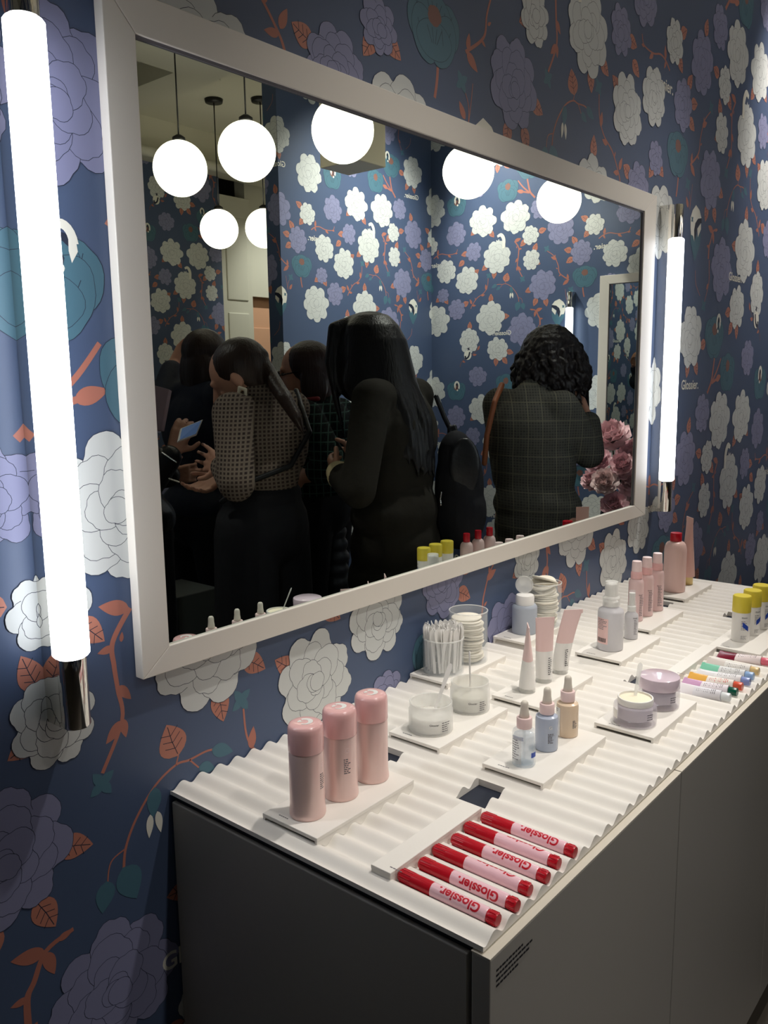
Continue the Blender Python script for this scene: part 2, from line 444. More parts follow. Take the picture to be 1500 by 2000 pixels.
for q in strip(spline(nk, 5), .006): art(6.7, INK, q)
art(6.6, CREAM, [(.992 + .03 * math.cos(2 * PI * k / 16), .195 + .032 * math.sin(2 * PI * k / 16)) for k in range(16)])
for k in range(4): art(6.8, INK, leaf_poly(.985, .235, .013, .004, k * PI / 2 + .5, n=4))
for (u, v, w) in ((.016, .802, .158), (.332, 1.169, .150), (.726, .330, .140)):
    vs, fs, hh = text_mesh('Glossier.', .018)
    for f in fs: art(5.6, CREAM, [(u + vs[i][0] * w, v + vs[i][1] * w) for i in f])

def clip(poly, u0, u1, v0, v1):
    for ax, lim, sg in ((0, u0, 1), (0, u1, -1), (1, v0, 1), (1, v1, -1)):
        out = []
        for i in range(len(poly)):
            a, b = poly[i - 1], poly[i]
            ia, ib = (a[ax] - lim) * sg >= 0, (b[ax] - lim) * sg >= 0
            if ia != ib:
                t = (lim - a[ax]) / (b[ax] - a[ax])
                out.append((a[0] + (b[0] - a[0]) * t, a[1] + (b[1] - a[1]) * t))
            if ib: out.append(b)
        poly = out
        if len(poly) < 3: return []
    return poly

LAYERS = sorted(set(round(a[0], 3) for a in ART)); LAYZ = {l: .0002 + .0000045 * i for i, l in enumerate(LAYERS)}
ARTB = [(LAYZ[round(l, 3)], c, p, min(q[0] for q in p), max(q[0] for q in p), min(q[1] for q in p), max(q[1] for q in p)) for l, c, p in ART]

def papered_wall(name, u0, u1, z0, z1, place, du, dv, holes=(), ink=True):
    """one wall mesh: navy sheet plus its printed pattern; place(u, z, out) -> point"""
    mb = MB()
    mb.add([place(u0, z0, 0), place(u1, z0, 0), place(u1, z1, 0), place(u0, z1, 0)], [(0, 1, 2, 3)], NAVY)
    for (l, c, p, a0, a1, b0, b1) in ARTB:
        if c == INK and not ink and l < 0: continue
        for i in range(int(math.floor((u0 + du - a1) / PU)), int(math.ceil((u1 + du - a0) / PU)) + 1):
            for j in range(int(math.floor((z0 - Z0 + dv - b1) / PU)), int(math.ceil((z1 - Z0 + dv - b0) / PU)) + 1):
                ou = i * PU - du; ov = j * PU + Z0 - dv
                if a1 + ou <= u0 or a0 + ou >= u1 or b1 + ov <= z0 or b0 + ov >= z1: continue
                q = [(x + ou, y + ov) for x, y in p]
                if a0 + ou < u0 or a1 + ou > u1 or b0 + ov < z0 or b1 + ov > z1:
                    q = clip(q, u0, u1, z0, z1)
                    if not q: continue
                if any(h[0] < a0 + ou and a1 + ou < h[1] and h[2] < b0 + ov and b1 + ov < h[3] for h in holes): continue
                mb.add([place(x, y, l) for x, y in q], [tuple(range(len(q)))], c)
    return structure(mb.build(name, WP))

XE = 4.755          # end wall
YO = -2.56          # face of the wall pier opposite
CEIL = 3.2
papered_wall('wall_back', -1.0, XE, 0.0, CEIL, lambda u, z, o: (u, -o, z), 0, 0, holes=[(.70, 2.27, 1.06, 1.85), (.70, 2.42, 0, .80)])
papered_wall('wall_right', 0.0, 2.56, 0.0, CEIL, lambda u, z, o: (XE - o, -u, z), 1.146, .059)
PX = 3.35         # free end of the opposite wall
papered_wall('wall_front', 0.0, XE - PX, 0.0, CEIL, lambda u, z, o: (XE - u, YO + o, z), 2.527, .005)
papered_wall('wall_front_end', XE - PX, XE - PX + .11, 0.0, CEIL, lambda u, z, o: (PX - o, YO - (u - XE + PX), z), 2.527, .005)
papered_wall('wall_front_left', 0.0, 4.3, 0.0, CEIL, lambda u, z, o: (2.1 - u, YO + o, z), .4, .02)
papered_wall('wall_far', 0.0, 6.6, 0.0, 2.98, lambda u, z, o: (4.47 - u, -4.42 + o, z), .4, .1)
# ------------------------------------------------------------------ room shell
def panel(name, a, b, m, kind='structure', bevel=0):
    o = MB().box(a, b).build(name, m, bevel=bevel)
    return structure(o) if kind else o
panel('floor', (-2.2, -6.0, -0.1), (8.0, 0.0, 0.0), M['floor'])
panel('ceiling', (-2.2, -6.0, CEIL), (8.0, 0.0, CEIL + .1), M['ceiling'])
panel('wall_left', (-2.3, -6.0, 0), (-2.2, 0.1, CEIL), M['door_white'])
panel('wall_rear', (-2.2, -6.1, 0), (8.0, -6.0, CEIL), M['door_white'])
panel('wall_side', (8.0, -6.0, 0), (8.1, -2.6, CEIL), M['door_white'])
panel('wall_pier_core', (PX + .001, YO - .11, 0), (8.0, YO - .001, CEIL), M['ceiling'])
panel('wall_left_pier_core', (-2.2, YO - .11, 0), (2.1, YO - .001, CEIL), M['ceiling'])
panel('wall_far_core', (-2.2, -4.62, 0), (4.47, -4.421, 2.98), M['ceiling'])
# ceiling beams, round pipe and a thin dark bent bar
for i, (a, b) in enumerate((((-2.2, -2.95, CEIL - .16), (3.2, -2.65, CEIL)), ((-2.2, -4.45, CEIL - .22), (8.0, -4.15, CEIL)), ((1.9, -2.65, CEIL - .10), (2.1, -1.9, CEIL)), ((3.05, -4.15, CEIL - .12), (3.3, -2.95, CEIL)))):
    panel('trim_%d' % (i + 1), a, b, M['ceiling'])
def pipe(name, P, r, label, m='door_white'):
    o = MB().tube(P, r, 10).build(name, M[m]); tag(o, label, 'pipe'); return o
pipe('ceiling_pipe', [(-2.0, -4.05, 2.94), (7.8, -4.05, 2.94)], .035, 'white round pipe running below the ceiling above the far flowered wall')
pipe('ceiling_conduit', [(1.2, -1.75, CEIL - .006), (2.02, -1.75, CEIL - .006), (2.02, -2.2, CEIL - .006), (3.25, -2.2, CEIL - .006)], .006, 'thin dark conduit bent at right angles across the ceiling', 'dark_metal')
# panelled white door frame and warm lit door beyond the far wall
d = MB().box((4.47, -4.50, 0), (4.80, -4.44, 2.86))
d.build('wall_door_side', M['door_white'], bevel=.004)['kind'] = 'structure'
for k, (z0, z1) in enumerate(((.25, 1.15), (1.3, 1.95), (2.05, 2.7))):
    q = MB().box((4.53, -4.445, z0), (4.75, -4.43, z1)).build('trim_%d' % (10 + k), M['door_white'], bevel=.01); q['kind'] = 'structure'
door = MB().box((4.80, -4.62, 0), (5.6, -4.57, 2.1)).build('door_1', M['wood_orange'], bevel=.004); door['kind'] = 'structure'
for k, (z0, z1) in enumerate(((.2, .95), (1.05, 1.85))):
    MB().box((4.86, -4.572, z0), (5.5, -4.558, z1)).build('door_panel', M['wood_orange'], door, bevel=.008)
panel('wall_door_head', (4.80, -4.62, 2.1), (8.0, -4.5, CEIL), M['door_white'])
panel('wall_beyond', (5.6, -4.62, 0), (8.0, -4.5, 2.1), M['door_white'])

# ------------------------------------------------------------------ mirrors
def mirror(name, place, w, z0, z1, l, t, r_, b, label, prot=.019, glass=.013):
    """framed wall mirror; local x along the wall, y out of the wall"""
    R0 = empty(name, (0, 0, 0), 0, label, 'mirror')
    R0.matrix_world = place
    mb = MB()
    X = [0, l, w - r_, w]; Z = [z0, z0 + b, z1 - t, z1]
    # mitred frame: four trapezoid bars
    def bar(o1, o2, i2, i1):
        vs = [(p[0], y, p[1]) for y in (0.0005, prot) for p in (o1, o2, i2, i1)]
        mb.add(vs, [(0, 1, 2, 3), (7, 6, 5, 4), (0, 4, 5, 1), (1, 5, 6, 2), (2, 6, 7, 3), (3, 7, 4, 0)])
    O = [(X[0], Z[0]), (X[3], Z[0]), (X[3], Z[3]), (X[0], Z[3])]; I = [(X[1], Z[1]), (X[2], Z[1]), (X[2], Z[2]), (X[1], Z[2])]
    names = ('lower', 'right', 'upper', 'left')
    for k in range(4):
        mb = MB(); bar(O[k], O[(k + 1) % 4], I[(k + 1) % 4], I[k])
        mb.build('frame_rail', M['white_paint'], R0, bevel=.0012, fixn=True)
    g = MB().add([(X[1] - .004, glass, Z[1] - .004), (X[2] + .004, glass, Z[1] - .004), (X[2] + .004, glass, Z[2] + .004), (X[1] - .004, glass, Z[2] + .004)], [(0, 1, 2, 3)])
    g.build('mirror_glass', M['mirror'], R0)
    # grey strips painting in the shadow gap above and right of the glass
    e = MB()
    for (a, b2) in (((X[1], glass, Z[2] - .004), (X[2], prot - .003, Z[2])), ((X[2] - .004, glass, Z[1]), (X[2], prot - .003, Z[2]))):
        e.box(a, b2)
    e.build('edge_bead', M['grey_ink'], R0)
    return R0
flipY = lambda ox, oy, oz, ax: None
# local (x along +x, y out = -y world)
PM = Matrix(((1, 0, 0, .641), (0, -1, 0, 0), (0, 0, 1, 0), (0, 0, 0, 1)))
mirror('framed_mirror', PM, 2.378 - .641, Z0 - .415, Z0 + .489, .0465, .051, .080, .038, 'large white framed mirror on the flowered wall above the counter')
PE = Matrix(((0, -1, 0, XE), (-1, 0, 0, -.12), (0, 0, 1, 0), (0, 0, 0, 1)))
mirror('framed_mirror', PE, 1.19, Z0 - .43, Z0 + .57, .06, .05, .06, .05, 'second white framed mirror on the end wall, seen only in the big mirror')

# ------------------------------------------------------------------ tube lamps
def wall_lamp(place, label, ztop=.397, zbot=-.336):
    R0 = empty('tube_wall_lamp', (0, 0, 0), 0, label, 'wall lamp', 'tube lamps beside the mirrors'); R0.matrix_world = place
    zt, zb = Z0 + ztop, Z0 + zbot
    MB().box((-.015, .0005, zb - .0945), (.0175, .037, zt + .0945)).build('mirror_box', M['chrome'], R0)
    mb = MB().lathe([(0, zt), (.0165, zt), (.0180, zt + .002), (.0180, zt + .091), (.0165, zt + .0935), (0, zt + .0935)], 40)
    T = Matrix.Translation((0, .046, 0))
    mb.v = [tuple(T @ Vector(p)) for p in mb.v]; mb.build('end_cap', M['chrome'], R0, smooth_angle=.6)
    mb = MB().lathe([(0, zb - .0935), (.0165, zb - .0935), (.0180, zb - .091), (.0180, zb - .002), (.0165, zb), (0, zb)], 40)
    mb.v = [tuple(T @ Vector(p)) for p in mb.v]; mb.build('end_cap', M['chrome'], R0, smooth_angle=.6)
    mb = MB().lathe([(0, zb), (.0205, zb), (.0228, zb + .003), (.0228, zt - .003), (.0205, zt), (0, zt)], 48)
    mb.v = [tuple(T @ Vector(p)) for p in mb.v]; mb.build('light_tube', M['tube'], R0, smooth_angle=.6)
    return R0
wall_lamp(Matrix(((1, 0, 0, .522), (0, -1, 0, 0), (0, 0, 1, 0), (0, 0, 0, 1))), 'glowing white tube lamp with chrome ends left of the big mirror, nearest the camera', .400, -.341)
wall_lamp(Matrix(((1, 0, 0, 2.460), (0, -1, 0, 0), (0, 0, 1, 0), (0, 0, 0, 1))), 'glowing white tube lamp with chrome ends right of the big mirror', .380, -.318)
wall_lamp(Matrix(((0, -1, 0, XE), (-1, 0, 0, -1.49), (0, 0, 1, 0), (0, 0, 0, 1))), 'tube lamp on the end wall, seen in the mirror behind the curly haired person')

# ------------------------------------------------------------------ globe pendants
def globe(x, y, z, label, g='white globe pendants'):
    R0 = empty('globe_pendant', (x, y, z), 0, label, 'pendant lamp', g)
    MB().lathe([(.125 * math.cos(a), .125 * math.sin(a)) if abs(math.cos(a)) > 1e-6 else (0, .125 * math.sin(a)) for a in [-PI / 2 + PI * k / 24 for k in range(25)]], 40).build('glass_globe', M['globe'], R0)
    MB().lathe([(0, .118), (.030, .118), (.030, .138), (.012, .150), (0, .150)], 24).build('socket_cap', M['dark_metal'], R0)
    MB().tube([(0, 0, .148), (0, 0, CEIL - z - .02)], .0035, 8).build('stem', M['dark_metal'], R0)
    MB().lathe([(0, CEIL - z - .022), (.055, CEIL - z - .022), (.06, CEIL - z - .001), (0, CEIL - z - .001)], 24).build('canopy', M['dark_metal'], R0)
GZ = Z0 + .975
for x, y, lab in ((2.63, -1.42, 'white globe pendant cut by the top of the mirror frame, third from left along it'), (3.55, -1.44, 'white globe pendant under the beige ceiling box, cut by the mirror top'),
                  (4.46, -1.44, 'small white globe pendant nearest the right end of the mirror'), (2.58, -1.94, 'white globe pendant overlapping the left edge of the opposite wall'),
                  (2.57, -2.40, 'white globe pendant furthest left in the mirror'), (3.73, -3.54, 'small white globe pendant hanging lowest in the mirror, in front of the far wall'),
                  (3.92, -3.31, 'white globe pendant half hidden behind the opposite wall edge')):
    globe(x, y, GZ, lab)
globe(5.25, -3.75, GZ, 'white globe pendant near the warm door, behind the opposite wall')  # unseen globe, added for the light it throws on the door
# ceiling spots, the inferred ones and the added fills
for i, (p, t, f, cone) in enumerate(SPOTS):
    ld = bpy.data.lights.new('spot', 'SPOT'); ld.energy = SPOT_WATTS * f; ld.spot_size = cone; ld.spot_blend = 1.0; ld.shadow_soft_size = .035; ld.color = (1.0, .945, .88)
    R0 = empty('ceiling_spotlight', (p[0], p[1], CEIL), 0, 'round recessed ceiling spotlight, number %s from the counter end' % ('one', 'two', 'three', 'four', 'five', 'six', 'seven', 'eight', 'nine')[i], 'spotlight', 'ceiling spotlights')
    MB().lathe([(.045, -.001), (.06, -.001), (.06, -.008), (.045, -.006), (.045, -.001)], 24).build('trim_ring', M['white_paint'], R0)
    lo = bpy.data.objects.new('spot_lamp', ld); C.objects.link(lo); lo.parent = R0
    lo.location = (0, 0, -.02)
    dv = Vector(t) - Vector((p[0], p[1], CEIL - .02)); lo.rotation_euler = dv.to_track_quat('-Z', 'Y').to_euler()
# beige box hung from the ceiling
R0 = empty('ceiling_unit', (0, 0, 0), 0, 'beige boxy unit hung from the ceiling between two globe pendants', 'ceiling unit')
ub = MB().box((3.15, -2.05, Z0 + 1.02), (3.36, -1.80, Z0 + 1.62)).build('housing', mat('unit_beige', '#c9c2ac', .5), R0, bevel=.006)
MB().box((3.14, -1.97, Z0 + 1.12), (3.155, -1.83, Z0 + 1.3)).build('side_panel', mat('unit_panel', '#b3ad98', .5), R0, bevel=.004)
MB().box((3.2, -1.96, Z0 + 1.6), (3.3, -1.88, CEIL - .001)).build('bracket', M['dark_metal'], R0)

# ------------------------------------------------------------------ counter
CZ = Z0 - .611           # underside of the corrugated top
PITCH = .035; X0C = .7085
def wave(x): return CZ + .0040 + .0095 * (.5 + .5 * math.cos(2 * PI * (x - X0C) / PITCH)) ** .85
CXL, CXR, CYF, CYB = .686, 2.432, -.5555, -.002
HOLES = [(x - .030, x + .032, y0, y1) for x in (.965, 1.538, 2.105) for (y0, y1) in ((-.395, -.345), (-.205, -.160))]
ctr = MB()
nx = int(round((CXR - CXL) / PITCH * 14)); xs = [CXL + (CXR - CXL) * i / nx for i in range(nx + 1)]
ys = sorted(set([CYF, CYB] + [h[2] for h in HOLES] + [h[3] for h in HOLES] + [-.45, -.28, -.08]))
# snap holes to x samples
hx = [(min(range(nx + 1), key=lambda i: abs(xs[i] - h[0])), min(range(nx + 1), key=lambda i: abs(xs[i] - h[1])), h[2], h[3]) for h in HOLES]
idx = {}
def V(i, j, top):
    k = (i, j, top)
    if k not in idx:
        idx[k] = len(ctr.v); ctr.v.append((xs[i], ys[j], wave(xs[i]) if top else CZ))
    return idx[k]
def solid(i, j):
    if i < 0 or i >= nx or j < 0 or j >= len(ys) - 1: return False
    yc = (ys[j] + ys[j + 1]) / 2
    return not any(a <= i < b and y0 < yc < y1 for a, b, y0, y1 in hx)
def face(f, sm): ctr.f.append(f); ctr.m.append(0); ctr.sm.append(sm)
for i in range(nx):
    for j in range(len(ys) - 1):
        if not solid(i, j): continue
        face([V(i, j, 1), V(i + 1, j, 1), V(i + 1, j + 1, 1), V(i, j + 1, 1)], True)
        face([V(i, j, 0), V(i, j + 1, 0), V(i + 1, j + 1, 0), V(i + 1, j, 0)], False)
        if not solid(i, j - 1): face([V(i, j, 0), V(i + 1, j, 0), V(i + 1, j, 1), V(i, j, 1)], False)
        if not solid(i, j + 1): face([V(i + 1, j + 1, 0), V(i, j + 1, 0), V(i, j + 1, 1), V(i + 1, j + 1, 1)], False)
        if not solid(i - 1, j): face([V(i, j + 1, 0), V(i, j, 0), V(i, j, 1), V(i, j + 1, 1)], False)
        if not solid(i + 1, j): face([V(i + 1, j, 0), V(i + 1, j + 1, 0), V(i + 1, j + 1, 1), V(i + 1, j, 1)], False)
co = ctr.build('corrugated_worktop', M['counter_white'], smooth_angle=.9)
tag(co, 'white corrugated worktop with cut-out slots lying on the grey cabinet', 'worktop')

# cabinet below: body, three doors, dark wells under the cut-outs
cab = empty('display_cabinet', (CXL, -.27, 0), 0, 'grey floor cabinet with flush doors carrying the white corrugated worktop', 'cabinet')
def cpart(name, a, b, m, bevel=.0015, parent=cab):
    o = MB().box(tuple(Vector(a) - cab.location), tuple(Vector(b) - cab.location)).build(name, m, parent, bevel=bevel); return o
cpart('side_panel', (CXL + .001, -.535, .0), (CXL + .021, -.003, CZ - .012), M['cabinet'])
cpart('side_panel', (CXR - .021, -.535, .0), (CXR - .001, -.003, CZ - .012), M['cabinet'])
cpart('back_panel', (CXL + .022, -.02, .0), (CXR - .022, -.003, CZ - .012), M['cabinet'])
cpart('plinth', (CXL + .022, -.53, .0), (CXR - .022, -.51, .08), M['black'])
cpart('top_frame', (CXL + .008, -.535, CZ - .012), (CXR - .008, -.006, CZ - .0002), M['navy_box'], 0)
for k in range(4):
    xa = CXL - .002 + .5485 * k; xb = min(xa + .546, CXR + .002)
    dd = cpart('door', (xa, -.566, .06), (xb, -.542, CZ - .004), M['cabinet'])
    if k == 0:
        lab = MB()
        # clear sticker with rows of fine print
        for r_ in range(4):
            n = (9, 11, 10, 7)[r_]; x = .0
            for w_ in range(n):
                ln = rnd.uniform(.003, .0085)
                lab.box((xa + .012 + x, -.5665, CZ - .024 - .0062 * r_), (xa + .012 + x + ln, -.5662, CZ - .0215 - .0062 * r_)); x += ln + .0017
        lab.v = [tuple(Vector(p) - cab.location) for p in lab.v]
        lab.build('printed_notice', M['black'], dd)['label'] = 'small printed notice'
    MB().box(tuple(Vector((xa, -.566, CZ - .004)) - cab.location), tuple(Vector((xb, -.5415, CZ - .0025)) - cab.location)).build('edge_strip', M['cabinet_edge'], dd)
# ------------------------------------------------------------------ trays on the corrugation
TZ = Z0 - .588
def rest_z(x0, r, n=40):
    """height of the axis of a round bar lying in a valley at x0"""
    return max(wave(x0 + r * (-1 + 2 * k / n)) + math.sqrt(max(0, r * r - (r * (-1 + 2 * k / n)) ** 2)) for k in range(n + 1)) + .0002
def tray(name, x0, x1, y0, y1, label, cat='tray', marks=True):
    R0 = empty(name, ((x0 + x1) / 2, (y0 + y1) / 2, TZ), 0, label, cat, 'white display trays')
    L = Vector(R0.location); pl = MB()
    pl.box((x0 - L.x, y0 - L.y, -.0055), (x1 - L.x, y1 - L.y, 0)); pl.build('plate', M['tray_white'], R0, bevel=.0008)
    solid_ = (y1 - y0) < .05
    for ya in ((y0 + .0005,) if solid_ else (y0 + .0005, y1 - .0045)):
        mb = MB(); n = int((x1 - x0) / PITCH * 12)
        vs = []
        for i in range(n + 1):
            x = x0 + .0005 + (x1 - x0 - .001) * i / n
            zb = min(wave(x) + .0004, CZ + .0112) - L.z
            for yy in (ya, ya + (y1 - y0 - .001 if solid_ else .004)):
                vs.append((x - L.x, yy - L.y, zb)); vs.append((x - L.x, yy - L.y, -.0054))
        fs = []
        for i in range(n):
            a = i * 4; b = a + 4
            fs += [(a, b, b + 1, a + 1), (a + 2, a + 3, b + 3, b + 2), (a, a + 2, b + 2, b), (a + 1, b + 1, b + 3, a + 3)]
        fs += [(0, 1, 3, 2), (n * 4, n * 4 + 2, n * 4 + 3, n * 4 + 1)]
        mb.add(vs, fs); mb.build('comb_foot', M['tray_white'], R0, fixn=True)
    if marks:
        t = MB(); yy = y1 - .022 - L.y
        for k in range(5):
            ln = rnd.uniform(.002, .004); t.box((x0 - L.x + .010, yy - ln, 0), (x0 - L.x + .0116, yy, .0002)); yy -= ln + .0008
        t.build('printed_name', M['grey_ink'], R0)
    return R0
tray('display_tray', .708, .913, -.286, -.182, 'white tray under the three pink capped bottles, nearest the left end')
tray('display_tray', 1.021, 1.229, -.253, -.148, 'white tray under the two frosted scrub jars')
tray('display_tray', 1.262, 1.474, -.098, -.004, 'white tray by the wall under the spatula cup and the nearer cotton pad cup')
tray('display_tray', 1.266, 1.473, -.298, -.195, 'white tray under the three pink topped standing tubes')
tray('display_tray', 1.020, 1.228, -.441, -.335, 'white tray under the three dropper bottles')
tray('display_tray', 1.268, 1.466, -.505, -.400, 'white tray under the two lilac glass cream jars')
tray('display_tray', 1.570, 1.778, -.090, -.004, 'white tray by the wall under the blue frosted bottle and the farther pad cup')
tray('display_tray', 1.584, 1.792, -.307, -.202, 'white tray under the two clear capped pump bottles')
tray('display_tray', 1.826, 2.030, -.270, -.166, 'white tray under the three pink spray bottles')
tray('display_tray', 2.144, 2.351, -.232, -.128, 'white tray under the big red capped bottle, at the far end')
tray('display_tray', 1.803, 2.010, -.517, -.410, 'white tray under the three yellow capped sticks')
tray('display_tray', 2.060, 2.270, -.517, -.410, 'white tray under three small red capped bottles, at the right edge')
tray('pen_rest', .708, .907, -.409, -.378, 'narrow white bar holding the back ends of the red and pink pens', 'tray')
tray('tube_rest', 1.580, 1.803, -.428, -.400, 'narrow white bar behind the row of lying balm tubes', 'tray')

# ------------------------------------------------------------------ product materials
M['pink_pearl'] = mat('pink_pearl', (238, 208, 202), 0.30, 0.3)
M['pink_cap'] = mat('pink_cap', (238, 188, 186), 0.22, coat=.3)
M['pink_soft'] = mat('pink_soft', (236, 206, 202), 0.35)
M['pink_light'] = mat('pink_light', (244, 218, 216), 0.4)
M['red'] = mat('red_plastic', (190, 24, 40), 0.25)
M['red_flat'] = mat('red_print', (198, 22, 44), 0.4)
M['pen_pink'] = mat('pen_pink', (246, 202, 212), 0.22)
M['white_plastic'] = mat('white_plastic', (238, 236, 232), 0.35)
M['ivory'] = mat('ivory_rubber', (226, 219, 206), 0.5)
M['clear'] = mat('clear_plastic', (240, 245, 246), 0.05, alpha=.16, spec=.8)
M['frost'] = mat('frosted_plastic', (250, 250, 246), 0.35, alpha=.42)
M['cream'] = mat('cream', (250, 240, 214), 0.55)
M['scrub'] = noise_bump(mat('scrub', (248, 246, 238), 0.6), 120, .3)
M['scrub2'] = noise_bump(mat('scrub_grey', (226, 222, 206), 0.6), 120, .3, vary=.12)
M['cotton'] = noise_bump(mat('cotton', (244, 238, 222), 0.9), 400, .15)
M['blue_glass'] = mat('blue_glass', (188, 198, 217), 0.2, alpha=.9)
M['clear_blue'] = mat('clear_blue', (200, 220, 238), 0.03, alpha=.2, spec=.9)
M['peach'] = mat('peach_glass', (233, 209, 182), 0.22)
M['lilac_glass'] = mat('lilac_glass', (222, 214, 226), 0.05, alpha=.32, spec=.8)
M['lilac_lid'] = mat('lilac_lid', (226, 208, 220), 0.12, coat=.5)
M['lilac_in'] = mat('lilac_in', (230, 224, 228), 0.3)
M['blue_frost'] = mat('blue_frost', (192, 200, 212), 0.4, alpha=.82)
M['grey_frost'] = mat('grey_frost', (222, 220, 224), 0.35, alpha=.85)
M['yellow'] = mat('yellow_cap', (228, 208, 72), 0.35)
M['blue_print'] = mat('blue_print', (36, 72, 170), 0.4)
M['gold'] = mat('gold_cap', (214, 190, 132), 0.3, .5)
M['label_pink'] = mat('label_pink', (244, 206, 202), 0.45)

def cam_ang(x, y): return math.atan2(-1.0 - y, -x)
def on_cyl(mb, vs, fs, r, z, ang, w, mi=0, up=True):
    """wrap flat polygons (unit width) round an upright cylinder"""
    out = []
    for a, b in vs:
        t = ang + a * w / r
        out.append((r * math.cos(t), r * math.sin(t), z + b * w))
    mb.add(out, fs, mi)
def print_lines(parent, r, z0, z1, ang, width, rows, m='grey_ink', seed=1, gap=.5):
    """rows of fine print wrapped on the bottle"""
    q = random.Random(seed); mb = MB(); dz = (z1 - z0) / rows
    for k in range(rows):
        z = z1 - dz * k; end = width * q.uniform(.55, 1.0); s = 0
        while s < end:
            ln = min(q.uniform(.0018, .0055), end - s)
            a0 = ang + (s - width / 2) / r; a1 = ang + (s + ln - width / 2) / r
            n = 3; vs = []
            for i in range(n + 1):
                t = a0 + (a1 - a0) * i / n
                vs += [(r * math.cos(t), r * math.sin(t), z - dz * gap), (r * math.cos(t), r * math.sin(t), z)]
            mb.add(vs, [(2 * i, 2 * i + 2, 2 * i + 3, 2 * i + 1) for i in range(n)])
            s += ln + .0009
    return mb.build('printed_text', M[m], parent)
def word(parent, txt, r, z, ang, w, m, name='printed_name'):
    vs, fs, h = fine_text(txt, .014, .05); mb = MB(); on_cyl(mb, vs, fs, r, z, ang, w)
    return mb.build(name, M[m], parent)
def patch(parent, name, r, z0, z1, ang, width, m, skew=0.0):
    mb = MB(); n = 12; vs = []
    for i in range(n + 1):
        s = -width / 2 + width * i / n; t = ang + s / r
        vs += [(r * math.cos(t), r * math.sin(t), z0 + skew * s), (r * math.cos(t), r * math.sin(t), z1 + skew * s)]
    mb.add(vs, [(2 * i, 2 * i + 2, 2 * i + 3, 2 * i + 1) for i in range(n)]); return mb.build(name, M[m], parent)
def g_mark(parent, s, z, rot, m='white_plastic'):
    """hooked letter mark lying flat on a cap top"""
    P = [(math.cos(a), math.sin(a)) for a in [PI * (.25 + 1.35 * k / 16) for k in range(17)]]
    Q = [(.18 + .55 * math.cos(a), .05 + .62 * math.sin(a)) for a in [PI * (.25 + 1.35 * (16 - k) / 16) for k in range(17)]]
    mb = MB(); c, d = math.cos(rot), math.sin(rot)
    n = 17; pts2 = P + Q
    vs = [((x * c - y * d) * s, (x * d + y * c) * s, z) for x, y in pts2]
    mb.add(vs, [(i, i + 1, 2 * n - 2 - i, 2 * n - 1 - i) for i in range(n - 1)])
    vs = [((x * c - y * d) * s, (x * d + y * c) * s, z) for x, y in [(.15, -.1), (1.0, .02), (.95, -.35), (.55, -.62), (.45, -.25)]]
    mb.add(vs, [(0, 4, 3, 2, 1)])
    return mb.build('letter_mark', M[m], parent)

def bottle_root(name, x, y, label, cat='bottle', group=None, z=TZ): return empty(name, (x, y, z + .0002), 0, label, cat, group)

# three pink capped bottles
for i, (x, y, ang, lab) in enumerate(((.747, -.231, 1.05, 'tall pink pearly bottle nearest the camera, first of three on its tray'), (.814, -.231, .42, 'middle one of the three tall pink pearly bottles, with grey print facing out'), (.881, -.232, 2.0, 'tall pink pearly bottle farthest right of the three, its print turned away'))):
    R0 = bottle_root('pink_bottle', x, y, lab, group='tall pink bottles'); ca = cam_ang(x, y)
    MB().lathe([(0, 0), (.0245, 0), (.0252, .002), (.0252, .006), (.0246, .010), (.0240, .016), (.0238, .090), (.0232, .0925), (0, .0925)], 48).build('body', M['pink_pearl'], R0, smooth_angle=.7)
    MB().lathe([(0, .0928), (.0240, .0928), (.0243, .094), (.0243, .120), (.0238, .126), (.0222, .1295), (.0195, .1310), (.012, .1318), (0, .132)], 48).build('cap', M['pink_cap'], R0, smooth_angle=.7)
    print_lines(R0, .02405, .040, .063, ca + ang, .011, 8, 'grey_ink', 3 + i)
    word(R0, 'G', .0240, .0755, ca + ang, .0065, 'pink_light', 'letter_mark')
    g_mark(R0, .0105, .1322, ca - PI / 2 + .2)

